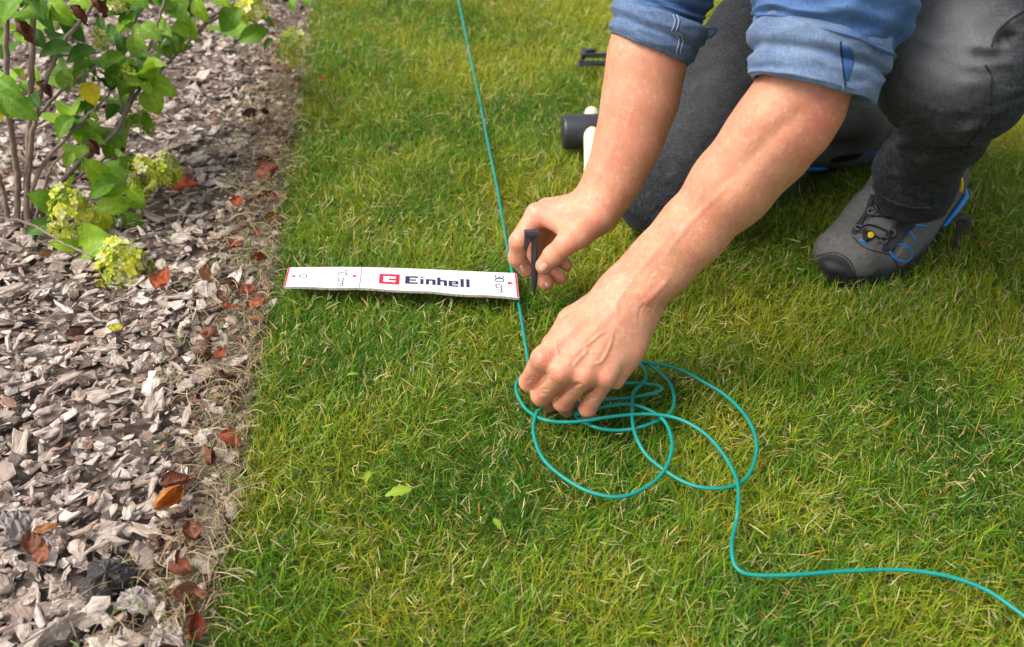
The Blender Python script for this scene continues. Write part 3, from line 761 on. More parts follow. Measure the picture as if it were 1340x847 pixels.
# ------------------------------------------------------------------ pegs
def peg_root(label, origin, ax_up, ax_side, L=.094, group="black wire pegs"):
    """ax_up: from tip to head, ax_side: towards the hook"""
    z = Vector(ax_up).normalized(); x = (Vector(ax_side)-z*Vector(ax_side).dot(z)).normalized(); y = z.cross(x)
    root = empty("wire_peg", origin, label=label, cat="peg", group=group); k = L/.094
    root.rotation_euler = Matrix((x, y, z)).transposed().to_euler(); root.scale = (k, k, k)
    # spike: cross section like a plus, tapering to the tip
    def prism(sec):
        V = []; 
        for zz_, wx, wy, cx in sec: V += [(cx-wx, -wy, zz_), (cx+wx, -wy, zz_), (cx+wx, wy, zz_), (cx-wx, wy, zz_)]
        F = [[3, 2, 1, 0]]
        for i in range(len(sec)-1): F += [[4*i+j, 4*i+(j+1) % 4, 4*i+4+(j+1) % 4, 4*i+4+j] for j in range(4)]
        e = 4*(len(sec)-1); F.append([e, e+1, e+2, e+3]); return V, F
    put(bpy.data.objects.new("spike", mesh("spike", *prism([(0, .0003, .0008, 0), (.020, .0042, .0014, 0), (.055, .0046, .0015, 0), (.088, .0042, .0016, .0004)]), M_PEG, smooth=False)), parent=root)
    put(bpy.data.objects.new("rib", mesh("rib", *prism([(.006, .0007, .0018, 0), (.022, .0012, .0042, 0), (.07, .0013, .0045, 0), (.087, .0013, .0040, 0)]), M_PEG, smooth=False)), parent=root)
    put(bpy.data.objects.new("head", mesh("head", *prism([(.086, .0085, .0052, .0048), (.0885, .0098, .0060, .0050), (.0925, .0098, .0060, .0050), (.0940, .0088, .0052, .0050)]), M_PEG, smooth=False)), parent=root)
    put(bpy.data.objects.new("hook", mesh("hook", *prism([(.066, .0010, .0030, .0128), (.072, .0024, .0042, .0124), (.080, .0034, .0044, .0115), (.0865, .0045, .0045, .0100)]), M_PEG, smooth=False)), parent=root)
    return root
PEG_TIP, PEG_TOP = PX(698.5, 388, 1.163), PX(700.5, 301, 1.133)
pegL = (PEG_TOP-PEG_TIP).length
peg_root("black plastic peg held upright between thumb and finger", PEG_TIP, PEG_TOP-PEG_TIP, (-1, -.15, 0), pegL)
p0 = PZ(1256, 336, -.012); peg_root("black peg standing tilted in the grass behind the shoe heel", p0+Vector((0, .0, -.03)), PX(1262, 290, 1.30)-PX(1257, 336, 1.29), (.6, -.6, 0), .085)
for (u0, v0, u1, v1, lab, sd) in [(828, 72, 752, 73, "black peg lying on the far lawn, the farther of the two", (0, 1, .3)), (826, 84, 751, 82, "black peg lying on the far lawn, the nearer of the two", (0, -1, .3))]:
    q0, q1 = PZ(u0, v0, .006), PZ(u1, v1, .008); peg_root(lab, q0, q1-q0, sd, .094)

# ------------------------------------------------------------------ mallet
mc = PZ(760, 200, -.008)
mr = .0265; head_c = mc+Vector((0, .018, mr))
mal = empty("mallet", Vector((head_c.x, head_c.y, 0)), label="black headed mallet with cream handle lying on grass behind the wrist", cat="mallet")
ma = Vector((1, .05, 0)).normalized()
def cyl(name, p, q, prof, m, root, seg=28):
    p, q = A(p), A(q); P = [p+(q-p)*s for s, _ in prof]; V, F = tube_data(P, [x for _, x in prof], seg); return child(name, mesh(name, V, F, m, smooth=True), root)
e0 = head_c-ma*.028
rb = cyl("rubber_head", e0, e0+ma*.092, [(0, mr*.90), (.001, mr*.905), (.03, mr*.985), (.05, mr), (.95, mr), (.97, mr*.985), (.999, mr*.9), (1, mr*.88)], M_RUBBER, mal)
hc = e0+ma*.047
cyl("handle", hc+Vector((.0, .046, .012)), hc+Vector((-.016, -.235, -.016)), [(0, .009), (.02, .0115), (.15, .0125), (.25, .0125), (.5, .0115), (.85, .0125), (.97, .0125), (1, .010)], M_CREAM, mal, 18)
# ------------------------------------------------------------------ person
person = empty("person", (.50, 1.20, 0), label="person in rolled denim sleeves and charcoal jeans kneeling over the wire", cat="person")
SK = np.array([.62, .295, .175])
def subdiv(V, Q):
    """one step of quad refinement, so that creases and veins have vertices to live on"""
    E = np.sort(np.concatenate([Q[:, [a, (a+1) % 4]] for a in range(4)]), 1); U, inv = np.unique(E, axis=0, return_inverse=True); inv = inv.ravel()
    m = len(Q); n = len(V); e = [n+inv[a*m:(a+1)*m] for a in range(4)]; c = n+len(U)+np.arange(m)
    V2 = np.vstack([V, V[U].mean(1), V[Q].mean(1)])
    Q2 = np.vstack([np.stack([Q[:, a], e[a], c, e[(a+3) % 4]], 1) for a in range(4)])
    return laplace(V2, Q2, 2), Q2
# ---- near arm and hand (left)
W = PX(826, 386, 1.030)
E = PX(1078, 140, .918)
G = Field((-.01, .68, -.012), (.37, .93, .40), .0019)
LH = dict(
 index=[(710, 469, 1.003), (692, 500, 1.046), (703, 511, 1.068), (716, 506, 1.076)],
 middle=[(736, 486, .997), (708, 518, 1.041), (718, 528, 1.068), (733, 518, 1.076)],
 ring=[(765, 492, .998), (736, 526, 1.037), (742, 534, 1.060), (752, 524, 1.072)],
 little=[(792, 494, 1.003), (769, 534, 1.036), (768, 540, 1.056), (772, 530, 1.066)])
LR = dict(index=(.0116, .0100, .0092, .0080), middle=(.0120, .0104, .0094, .0082), ring=(.0114, .0100, .0090, .0080), little=(.0106, .0092, .0082, .0072))
for f in ("index", "middle", "ring", "little"):
    G.chain([PX(*p) for p in LH[f]], LR[f], k=.004, join=.0012)
toC = (CAM-PX(770, 450, 1.01)).normalized()
H = Field((-.01, .68, -.012), (.37, .93, .40), .0019)       # back of the hand, wrist, forearm
mc = [((808, 378, 1.040), "index", .0165, .0116), ((818, 384, 1.030), "middle", .0170, .0120), ((828, 392, 1.026), "ring", .0165, .0114), ((838, 402, 1.030), "little", .0150, .0106)]
for st, f, r0, r1 in mc: H.chain([PX(*st), PX(*LH[f][0])], (r0, r1), join=.012)
H.chain([PX(752, 440, 1.018), PX(800, 440, 1.022)], (.020, .020), join=.010)                  # palm under the bones
H.chain([PX(768, 470, 1.020), PX(800, 470, 1.020)], (.015, .016), join=.010)
H.chain([PX(800, 392, 1.050), PX(752, 424, 1.052), PX(724, 452, 1.062), PX(712, 482, 1.068)], (.019, .019, .012, .010), join=.010)   # thumb, behind
H.chain([PX(822, 462, 1.022), PX(842, 420, 1.034)], (.0125, .0150), join=.014)               # heel of the hand
H.chain([PX(806, 500, 1.018), PX(828, 455, 1.026)], (.008, .012), join=.012)
ax = (E-W).normalized(); sidev = ax.cross(toC).normalized(); flatn = sidev.cross(ax)
def arm(Hf, pts, k=.02, nrm=None, flat=1.0): Hf.chain([p for p, _ in pts], [r for _, r in pts], k=k, join=.014, nrm=nrm, flat=flat)
arm(H, [(PX(818, 392, 1.032), .0290), (PX(836, 374, 1.029), .0282), (PX(868, 342, 1.014), .0300), (PX(905, 303, .996), .0335)], nrm=flatn, flat=1.22)
arm(H, [(PX(905, 303, .996), .0325), (PX(958, 243, .973), .0370), (PX(1006, 186, .950), .0395), (PX(1034, 146, .930), .0365), (PX(1052, 116, .916), .0350), (PX(1080, 70, .905), .038)], nrm=flatn, flat=1.08)
H.chain([PX(1062, 176, .922), PX(1074, 150, .914)], (.012, .0135), join=.022)                  # elbow bone
H.chain([PX(965, 240, .95), PX(1010, 165, .925)], (.016, .020), join=.030)                    # forearm muscle
H.chain([PX(852, 378, 1.008), PX(858, 372, 1.006)], (.0095, .0095), join=.018)                # wrist bone
G.F = Field.smin(G.F, H.F, .0040)
VL, QL = subdiv(*G.surface(1))
del H
# ---- far arm and hand (right) with the peg
G = Field((-.03, .86, .0), (.25, 1.30, .42), .00135)
RH = dict(
 index=[(703, 281, 1.148), (679, 316, 1.146), (677, 338, 1.160), (689, 354, 1.170)],
 middle=[(716, 275, 1.168), (694, 322, 1.190), (700, 352, 1.192), (715, 371, 1.178)],
 ring=[(730, 272, 1.186), (708, 326, 1.210), (717, 352, 1.206), (733, 364, 1.195)],
 little=[(744, 272, 1.198), (722, 318, 1.222), (731, 338, 1.216), (742, 348, 1.208)])
RR = dict(index=(.0135, .0112, .0100, .0088), middle=(.0138, .0112, .0098, .0086), ring=(.0130, .0105, .0094, .0082), little=(.0115, .0092, .0082, .0072))
for f in ("index", "middle", "ring", "little"): G.chain([PX(*p) for p in RH[f]], RR[f], k=.004, join=.001)
H = Field((-.03, .86, .0), (.25, 1.30, .42), .00135)
WR = PX(784, 268, 1.142)
for f, st, r0, r1 in (("index", (776, 272, 1.128), .0165, .0125), ("middle", (779, 265, 1.142), .0165, .0128), ("ring", (783, 262, 1.156), .0160, .0120), ("little", (787, 262, 1.168), .0150, .0110)):
    H.chain([PX(*st), PX(*RH[f][0])], (r0, r1), join=.011)
H.chain([PX(740, 292, 1.150), PX(770, 290, 1.145)], (.017, .020), join=.012)
H.chain([PX(783, 283, 1.122), PX(757, 304, 1.112)], (.0190, .0165), join=.014)                # ball of the thumb
H.chain([PX(757, 304, 1.112), PX(739, 321, 1.112)], (.0155, .0122), join=.010)
H.chain([PX(714, 286, 1.140), PX(742, 298, 1.122)], (.0085, .0120), join=.009)                # web of the thumb
G2 = Field((-.03, .86, .0), (.25, 1.30, .42), .00135)
G2.chain([PX(741, 319, 1.112), PX(724, 335, 1.122), PX(712, 348, 1.134)], (.0122, .0118, .0100), k=.004, join=.001)
arm(H, [(PX(778, 276, 1.140), .0245), (PX(791, 255, 1.136), .0258), (PX(808, 222, 1.128), .0292), (PX(824, 180, 1.118), .0340), (PX(838, 128, 1.106), .0385), (PX(847, 75, 1.095), .0395), (PX(856, 35, 1.088), .0360), (PX(872, -40, 1.075), .034)], nrm=(.0, -.8, .6), flat=1.12)
H.chain([PX(800, 252, 1.128), PX(803, 246, 1.126)], (.0100, .0100), join=.018)
G.F = Field.smin(Field.smin(G.F, H.F, .005), G2.F, .0045)
VR, QR = G.surface(2)
del H, G, G2
# ---- trunk, neck, head: above the frame
SHL, SHR = Vector((.395, .985, .60)), Vector((.345, 1.31, .62))
NECK, HEADC = Vector((.325, 1.135, .70)), Vector((.235, 1.10, .80))
HIPL, HIPR = Vector((.66, 1.15, .40)), Vector((.47, 1.37, .33))
G = Field((.0, .80, .25), (.85, 1.60, .98), .006)
PEL = (HIPL+HIPR)/2
G.chain([PEL, PEL.lerp(NECK, .35), PEL.lerp(NECK, .75), NECK+Vector((.04, .01, -.05))], (.125, .12, .125, .09), k=.06, join=.03)
G.chain([SHL, NECK+Vector((.03, 0, -.04)), SHR], (.055, .065, .055), k=.05, join=.05)
G.chain([SHL, PX(1092, 60, .905)], (.048, .042), join=.03); G.chain([SHR, PX(866, -60, 1.075)], (.048, .042), join=.03)
G.chain([NECK+Vector((.03, .01, -.04)), HEADC+Vector((.035, .01, -.03))], (.056, .054), join=.03)
fwd = Vector((-.72, -.12, -.62)).normalized(); upv = Vector((-.55, .05, .80)); upv = (upv-fwd*upv.dot(fwd)).normalized(); lat = fwd.cross(upv)
G.chain([HEADC+upv*.025-fwd*.015, HEADC+upv*.02+fwd*.02], (.082, .078), join=.02)
G.chain([HEADC+fwd*.045-upv*.02, HEADC+fwd*.055-upv*.085], (.058, .034), join=.03)
G.chain([HEADC+fwd*.098+upv*.012, HEADC+fwd*.120-upv*.022], (.009, .014), join=.014)
for s in (-1, 1):
    G.chain([HEADC+lat*s*.080-upv*.005, HEADC+lat*s*.086+upv*.02-fwd*.008], (.012, .015), join=.010)
    G.chain([HEADC+fwd*.098+lat*s*.032+upv*.014], [.012], join=.012, cut=True)
G.chain([HEADC+fwd*.092-upv*.055-lat*.018, HEADC+fwd*.096-upv*.055, HEADC+fwd*.092-upv*.055+lat*.018], (.007, .009, .007), join=.006)
VB, QB = G.surface(2)

# veins, creases and knuckles raised on the near hand
bL, bR = bvh_of(VL, QL), bvh_of(VR, QR)
ZH = lambda pts: [(680+a/6.05, 420+b/6.05) for a, b in pts]
NL = normals(VL, QL); dl = np.zeros(len(VL))
def ridge(V, bvh, px, w, h, fade=6.0):
    P, _ = project(bvh, px, n=max(6, int(sum(math.dist(px[i], px[i+1]) for i in range(len(px)-1))/.9)))
    if len(P) < 2: return np.zeros(len(V))
    t = np.linspace(0, 1, len(P)); d = near_poly(V, P, h*np.clip(np.minimum(t, 1-t)*fade, 0, 1), w); return d
VEINS = [[(300, 120), (288, 200), (310, 285)], [(300, 290), (420, 275), (490, 215), (560, 170), (640, 105), (725, 90)], [(500, 390), (560, 350), (640, 325), (685, 260), (720, 170), (740, 80), (775, 10)], [(400, 390), (470, 300), (530, 240), (490, 215)], [(560, 250), (600, 258), (655, 235)]]
for v in VEINS: dl = np.maximum(dl, ridge(VL, bL, ZH(v), .0021, .0011))
for v in ([(812, 420), (806, 400), (822, 375), (845, 345), (880, 305)], [(870, 335), (905, 290), (960, 235)], [(838, 400), (850, 392), (880, 360)]): dl = np.maximum(dl, ridge(VL, bL, v, .0032, .0009))
for v in ([(812, 398), (770, 440), (737, 488)], [(825, 402), (790, 450), (764, 495)], [(800, 392), (750, 430), (712, 468)]): dl = np.maximum(dl, ridge(VL, bL, v, .0045, .0008))
for (u, v, h) in ((709, 470, .0008), (735, 489, .0010), (764, 495, .0007), (791, 496, .0007)):
    l = hit(bL, u, v)[0]
    if l is not None: dl += h*np.exp(-(np.linalg.norm(VL-A(l), axis=1)/.008)**2)
def groove(V, bvh, px, w, h): return -ridge(V, bvh, px, w, h)
for px in ([(690, 497), (695, 494), (701, 494)], [(688, 501), (693, 498), (699, 499)], [(704, 514), (711, 510), (719, 510)], [(703, 518), (710, 515), (717, 516)], [(732, 522), (739, 518), (746, 519)], [(764, 524), (771, 521), (779, 522)],
           [(715, 493), (719, 489), (722, 484)], [(736, 512), (746, 506), (758, 503)], [(767, 513), (775, 508), (786, 506)], [(845, 395), (838, 405), (836, 420)]):
    dl += groove(VL, bL, px, .0014, .0006)
for px in ([(695, 513), (703, 506), (716, 493)], [(721, 529), (736, 513), (748, 506), (760, 502)], [(751, 529), (759, 520), (768, 512), (776, 508)]): dl += groove(VL, bL, px, .0019, .0030)
dl += groove(VL, bL, [(1058, 140), (1010, 180), (965, 225), (925, 270)], .009, .0024)+ridge(VL, bL, [(1020, 120), (960, 180), (905, 250)], .012, .0016)
for px in ([(860, 352), (852, 360), (846, 372)], [(838, 396), (848, 402), (856, 404)]): dl += groove(VL, bL, px, .0016, .0004)
for k in range(26):          # fine skin folds across the fingers and knuckles
    fa = ("index", "middle", "ring", "little")[k % 4]; t_ = (k//4)/6.0; q0, q1 = LH[fa][0], LH[fa][1]
    cu, cv = q0[0]+(q1[0]-q0[0])*(.15+t_*.8), q0[1]+(q1[1]-q0[1])*(.15+t_*.8); nx, ny = -(q1[1]-q0[1]), q1[0]-q0[0]; ll = math.hypot(nx, ny); nx, ny = nx/ll*6, ny/ll*6
    dl += groove(VL, bL, [(cu-nx, cv-ny), (cu+random.uniform(-1, 1), cv+random.uniform(-1.5, 1.5)), (cu+nx, cv+ny)], .0011, .0002)
VL = VL+NL*dl[:, None]
NR = normals(VR, QR); dr = np.zeros(len(VR)); ZR = lambda pts: [(660+a/6.05, 260+b/6.05) for a, b in pts]
for px, w, h in (([(300, 110), (325, 150), (330, 200)], .0013, .0012), ([(385, 150), (405, 220), (415, 290)], .0014, .0013), ([(240, 190), (262, 215), (275, 230)], .0012, .0010), ([(560, 60), (550, 110), (570, 170)], .0016, .0007), ([(470, 470), (430, 430), (400, 380)], .0013, .0006), ([(700, 230), (660, 300), (560, 380)], .0016, .0006), ([(720, 90), (780, 160), (790, 220)], .0018, .0006)):
    dr += groove(VR, bR, ZR(px), w, h)
for px in ([(770, 250), (800, 200), (815, 130)], [(720, 285), (745, 280), (775, 265)]): dr = np.maximum(dr, ridge(VR, bR, px, .0035, .0005))
VR = VR+NR*dr[:, None]
# colour: redder knuckles, finger tips and elbow
def tint(V, spots, base=SK):
    c = np.repeat(base[None], len(V), 0)
    for p, rad, col, w in spots:
        if p is None: continue
        k = (w*np.exp(-(np.linalg.norm(V-A(p), axis=1)/rad)**2))[:, None]; c = c*(1-k)+np.array(col)*k
    return c
RED = (.60, .15, .10)
sl = [(hit(bL, u, v)[0], q, RED, w) for u, v, q, w in ((709, 471, .010, .55), (734, 492, .010, .6), (763, 499, .010, .4), (792, 499, .010, .5), (1085, 150, .030, .6), (1065, 190, .025, .35), (845, 392, .008, .6), (695, 500, .010, .35), (708, 522, .012, .4), (736, 527, .012, .4), (768, 535, .012, .4))]
sr = [(PX(*q), rad, RED, w) for q, rad, w in (((689, 354, 1.170), .013, .65), ((715, 371, 1.178), .014, .65), ((733, 364, 1.195), .014, .65), ((679, 316, 1.146), .012, .3), ((718, 292, 1.135), .014, .55), ((703, 290, 1.145), .012, .4), ((712, 320, 1.18), .016, .5), ((842, 60, 1.09), .02, .3))]
cols = np.vstack([tint(VL, sl), tint(VR, sr), np.repeat(SK[None], len(VB), 0)])
Vb = np.vstack([VL, VR, VB]); Qb = np.vstack([QL, QR+len(VL), QB+len(VL)+len(VR)])
child("body", mesh("body", Vb, Qb, M_SKIN, cols=cols), person)
bL, bR = bvh_of(VL, QL), bvh_of(VR, QR)
# nails
def nail(cu, cv, ru, rv, ang, bvh, label):
    V, n = [], 9; ca, sa = math.cos(ang), math.sin(ang)
    for i in range(n):
        for j in range(n):
            a_, b_ = (i/(n-1)*2-1), (j/(n-1)*2-1); x = a_*math.sqrt(1-.38*b_*b_); y = b_*math.sqrt(1-.38*a_*a_)
            u, v = cu+x*ru*ca-y*rv*sa, cv+x*ru*sa+y*rv*ca; l, nn, _, _ = hit(bvh, u, v)
            if l is None: l, nn = (Vector(V[-1]), Vector((0, -1, 0))) if V else (PX(u, v, 1.13), Vector((0, -1, 0)))
            e = max(abs(a_), abs(b_)); V.append(tuple(l+nn*(.00055 if e < .99 else -.0004)))
    F = [[i*n+j, (i+1)*n+j, (i+1)*n+j+1, i*n+j+1] for i in range(n-1) for j in range(n-1)]
    child("fingernail", mesh("fingernail", laplace(A(V), np.array(F), 1), F, M_NAIL), person, label=label)
nail(711, 350, 6.5, 5.0, math.radians(140), bR, "broad thumb nail of the hand with the peg")
nail(684, 352, 3.0, 6.0, math.radians(-30), bR, "index nail of the hand with the peg")
nail(716, 373, 3.2, 4.0, math.radians(-50), bR, "middle finger nail below the thumb")
# fine arm hair
def hairs(V, Q, bvh, n, sel, along, seed, L=(.005, .011)):
    r = np.random.default_rng(seed); N = normals(V, Q); idx = np.where(sel(V, N))[0]; out = []; 
    idx = r.choice(idx, n); W_ = .00007
    Vs, F, o = [], [], 0
    for i in idx:
        p, nn = V[i], N[i]; t = A(along)-nn*(A(along)@nn); t /= np.linalg.norm(t)+1e-9; s = np.cross(nn, t)
        dv = t+s*r.normal(0, .5)+nn*r.uniform(.15, .55); dv /= np.linalg.norm(dv); l = r.uniform(*L)
        q1 = p+dv*l*.5; q2 = p+dv*l-nn*l*.12; 
        Vs += [p-s*W_-nn*.0004, p+s*W_-nn*.0004, q1-s*W_*.8, q1+s*W_*.8, q2]; F += [[o, o+1, o+3, o+2], [o+2, o+3, o+4]]; o += 5
    return np.array(Vs), F
axL = A((W-E).normalized()); tL = lambda V: (V-A(E))@axL/(W-E).length
h1 = hairs(VL, QL, bL, 3200, lambda V, N: (tL(V) > .02) & (tL(V) < 1.05), axL, 1)
ER = PX(852, 20, 1.085); axR = A((WR-ER).normalized()); tR = lambda V: (V-A(ER))@axR/(WR-ER).length
h2 = hairs(VR, QR, bR, 1500, lambda V, N: (tR(V) > .1) & (tR(V) < 1.0), axR, 2)
V, F = merge([h1, h2]); child("arm_hair", mesh("arm_hair", V, F, M_HAIR), person, kind="stuff", label="fine fair hair on both forearms")
# eyes and hair of the head
for s in (-1, 1):
    e = HEADC+fwd*.086+lat*s*.032+upv*.014; bm = bmesh.new(); bmesh.ops.create_uvsphere(bm, u_segments=16, v_segments=10, radius=.0125)
    me = bpy.data.meshes.new("eye"); bm.to_mesh(me); bm.free(); me.materials.append(M_EYE); o = obj("eye", me); o.location = e
    o.parent = person; o.matrix_parent_inverse = wmat(person).inverted()
Hh = Field(HEADC-Vector((.16, .16, .16)), HEADC+Vector((.16, .16, .16)), .005)
Hh.chain([HEADC+upv*.034-fwd*.022, HEADC+upv*.034+fwd*.012], (.086, .080), join=.01)
Hh.chain([HEADC+fwd*.11-upv*.03, HEADC+fwd*.09-upv*.09], (.085, .09), join=.004, cut=True)
V, Q = Hh.surface(1); child("hair", mesh("hair", V, Q, M_HEADHAIR), person)

# ---- shirt
def grid_mesh(name, P, m, mat_, fade=None, uv=None):
    """P: (rows, seg, 3) closed round the second index"""
    R_, S_ = P.shape[:2]; P2 = np.concatenate([P, P[:, :1]], 1); i = np.arange(R_-1)[:, None]*(S_+1); j = np.arange(S_)[None]
    F = np.stack([i+j, i+j+1, i+j+1+S_+1, i+j+S_+1], -1).reshape(-1, 4)
    uvc = np.stack(np.meshgrid(np.arange(S_+1)/S_*.32, np.arange(R_)/R_*uv, indexing='xy'), -1).reshape(-1, 2)
    c = np.zeros((R_*(S_+1), 3))
    if fade is not None: c[:, 0] = np.concatenate([fade, fade[:, :1]], 1).ravel()
    return mesh(name, P2.reshape(-1, 3), F, mat_, cols=c, uvs=uvc)
def sleeve(path, rad, rows, seg, wr, seed, ref, flat=1.0):
    C = catmull(path, rows); T, N, B = frames(C, ref); th = np.arange(seg)*2*math.pi/seg
    rr_ = np.interp(np.linspace(0, 1, rows), np.linspace(0, 1, len(rad)), rad)
    s = np.linspace(0, 1, rows)[:, None]; L = np.linalg.norm(np.diff(C, axis=0), axis=1).sum(); t = th[None]
    cx, cy = np.cos(t), np.sin(t)
    nz = lambda fx, fs, sd: np.array([[mnoise.noise(Vector((math.cos(a)*fx+sd, math.sin(a)*fx, ss*fs))) for a in th] for ss in s[:, 0]])
    w1 = nz(1.0, L*26, seed); w2 = nz(2.2, L*60, seed+9)
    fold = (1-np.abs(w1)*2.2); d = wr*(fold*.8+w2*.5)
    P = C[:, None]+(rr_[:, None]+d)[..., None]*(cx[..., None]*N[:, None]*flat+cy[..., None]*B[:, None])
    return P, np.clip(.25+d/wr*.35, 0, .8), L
def cuff(path, rad, seg, wr, seed, ref, rolls, flat=1.0, inner=.85, tilt=.004):
    """rolled-up cuff: rows run from the sleeve down to the opening, then back inside"""
    rows = 64; C = catmull(path, rows); T, N, B = frames(C, ref); th = np.arange(seg)*2*math.pi/seg; s = np.linspace(0, 1, rows)
    prof = np.interp(s, [p[0] for p in rolls], [p[1] for p in rolls])
    k = np.ones(5)/5; prof = np.convolve(np.pad(prof, 2, mode='edge'), k, 'valid')
    rr_ = np.interp(s, np.linspace(0, 1, len(rad)), rad)
    nz = lambda fx, fs, sd: np.array([[mnoise.noise(Vector((math.cos(a)*fx+sd, math.sin(a)*fx, ss*fs))) for a in th] for ss in s])
    L = np.linalg.norm(np.diff(C, axis=0), axis=1).sum(); w1 = nz(1.3, 3.2, seed); w2 = nz(3.0, 8, seed+5); w0 = nz(1.0, .3, seed+2)
    d = wr*((1-2*np.abs(w1))*.6+w2*.35+w0*.8)
    shift = (w0*.5+nz(1.6, .2, seed+7)*.35)*.006+tilt*(np.cos(th)[None]*N[:, :1]+np.sin(th)[None]*B[:, :1])*s[:, None]
    P = C[:, None]+shift[..., None]*T[:, None]+((rr_*prof)[:, None]+d)[..., None]*(np.cos(th)[None, :, None]*N[:, None]*flat+np.sin(th)[None, :, None]*B[:, None])
    inn = []
    for q, (f, ps) in enumerate(((.985, .0015), (.95, .0005), (inner+.04, -.004), (inner, -.03))):
        cc = C[-1]+shift[-1][:, None]*T[-1]; base = P[-1]-cc; inn.append(cc+base*f+T[-1]*ps)
    P = np.concatenate([P, np.array(inn)], 0); dd = np.concatenate([d, np.repeat(d[-1:], 4, 0)], 0)
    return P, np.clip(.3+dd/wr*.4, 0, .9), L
def patch(name, px, bvh, m, root, off=.0012, label=None, n=14):
    """a flat overlay sewn to the upper: outline filled with projected points"""
    c = catmull([(a_, b_, 0) for a_, b_ in px+[px[0]]], n*len(px))[:-1, :2]; ctr = c.mean(0); V, rings_ = [], 7
    l = hit(bvh, *ctr)[0]
    if l is None: return None
    dref = (l-CAM).length
    for k in range(rings_):
        s = 1-k/rings_
        for q in c:
            u, v = ctr+(q-ctr)*s; l, nn, _, _ = hit(bvh, u, v)
            V.append(None if l is None or (l-CAM).length > dref+.03 else A(l)+A(nn)*(off if k else -.0006))
    l, nn, _, _ = hit(bvh, *ctr)
    if l is None: return None
    V.append(A(l)+A(nn)*off)
    mm = len(c); 
    for i in range(len(V)):
        if V[i] is None:
            j = i
            while V[j] is None: j = j+mm if j+mm < len(V)-1 else len(V)-1
            V[i] = V[j]
    F = [[k*mm+i, k*mm+(i+1) % mm, (k+1)*mm+(i+1) % mm, (k+1)*mm+i] for k in range(rings_-1) for i in range(mm)]+[[(rings_-1)*mm+i, (rings_-1)*mm+(i+1) % mm, rings_*mm] for i in range(mm)]
    F = [q[::-1] for q in F]
    return child(name, mesh(name, V, F, m), root, label=label)
toCam = A((CAM-PX(1070, 60, .9)).normalized())
# near sleeve: cuff opening at the elbow
sp = [SHL+Vector((.03, .03, .03)), PX(1140, -190, .885), PX(1100, -60, .893), PX(1086, 30, .900), PX(1074, 70, .905)]
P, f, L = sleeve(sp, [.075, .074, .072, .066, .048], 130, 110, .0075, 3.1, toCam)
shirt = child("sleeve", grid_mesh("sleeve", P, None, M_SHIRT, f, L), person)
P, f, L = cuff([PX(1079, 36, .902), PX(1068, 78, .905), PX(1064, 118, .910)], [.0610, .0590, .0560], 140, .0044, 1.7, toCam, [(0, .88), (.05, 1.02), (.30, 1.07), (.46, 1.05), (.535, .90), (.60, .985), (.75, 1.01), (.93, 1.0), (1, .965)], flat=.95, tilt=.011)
cufL = child("cuff", grid_mesh("cuff", P, None, M_CUFF, f, L), shirt, label="faded rolled cuff at the near elbow")
Qc = []; R_, S_ = P.shape[:2]
for i in range(R_-1):
    for j in range(S_): Qc.append((i*S_+j, i*S_+(j+1) % S_, (i+1)*S_+(j+1) % S_, (i+1)*S_+j))
bC = bvh_of(P.reshape(-1, 3), Qc)
def stitch(name, px, bvh, m, rad, root, off=.0004, label=None):
    Pn, Nn = project(bvh, px, off=off)
    if len(Pn) > 2: return child(name, tube(name, Pn, rad, m, 6), root, label=label)
stitch("seam", [(1100, 54), (1101, 70), (1104, 96), (1106, 112)], bC, M_THREAD, .0008, shirt)
stitch("seam", [(1103, 112), (1103, 124), (1102, 133)], bC, M_SEAM, .0005, shirt)
# cuff notch: the shirt's dark side showing in a slit, and a small knotted tab
patch("cuff_slit", [(1102, 58), (1112, 60), (1118, 76), (1114, 92), (1108, 108), (1104, 88)], bC, M_SHIRT, shirt, off=.0012)
# far sleeve
toCam2 = A((CAM-PX(860, 30, 1.08)).normalized())
sp = [SHR+Vector((.03, 0, .03)), PX(905, -190, 1.06), PX(880, -70, 1.07), PX(868, -5, 1.08), PX(860, 28, 1.085)]
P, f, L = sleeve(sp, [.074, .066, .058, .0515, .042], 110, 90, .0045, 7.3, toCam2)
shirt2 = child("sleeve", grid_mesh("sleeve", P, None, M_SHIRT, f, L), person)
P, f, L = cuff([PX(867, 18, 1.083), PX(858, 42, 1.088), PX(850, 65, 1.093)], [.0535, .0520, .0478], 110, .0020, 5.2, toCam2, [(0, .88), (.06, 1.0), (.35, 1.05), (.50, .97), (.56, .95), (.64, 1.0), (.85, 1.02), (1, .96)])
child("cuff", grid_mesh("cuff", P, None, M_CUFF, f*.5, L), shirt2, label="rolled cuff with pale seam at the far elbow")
R_, S_ = P.shape[:2]; Qc = [(i*S_+j, i*S_+(j+1) % S_, (i+1)*S_+(j+1) % S_, (i+1)*S_+j) for i in range(R_-1) for j in range(S_)]
bC2 = bvh_of(P.reshape(-1, 3), Qc)
for q in (-2.5, 2.5): stitch("seam", [(883+q, 20), (886+q, 27), (884+q, 36), (882+q, 41), (889+q, 46), (891+q, 55), (888+q, 66), (889+q, 71)], bC2, M_SEAM, .0009, shirt2)
Pn, Nn = project(bC2, [(905, 48), (915, 44), (920, 41)], off=.003)
fl = [A(PX(900, 50, 1.082)), A(PX(918, 46, 1.080)), A(PX(930, 42, 1.082)), A(PX(937, 38, 1.084))]
child("cuff_flap", tube("cuff_flap", catmull(fl, 14), np.interp(np.linspace(0, 1, 14), [0, .5, 1], [.013, .010, .003]), M_CUFF, 12, flat=.5), shirt2)
G = Field((.05, .78, .20), (.90, 1.62, .80), .007)
G.chain([PEL+Vector((.02, 0, -.02)), PEL.lerp(NECK, .35), PEL.lerp(NECK, .75), NECK+Vector((.05, .01, -.06))], (.145, .145, .15, .10), k=.06, join=.03)
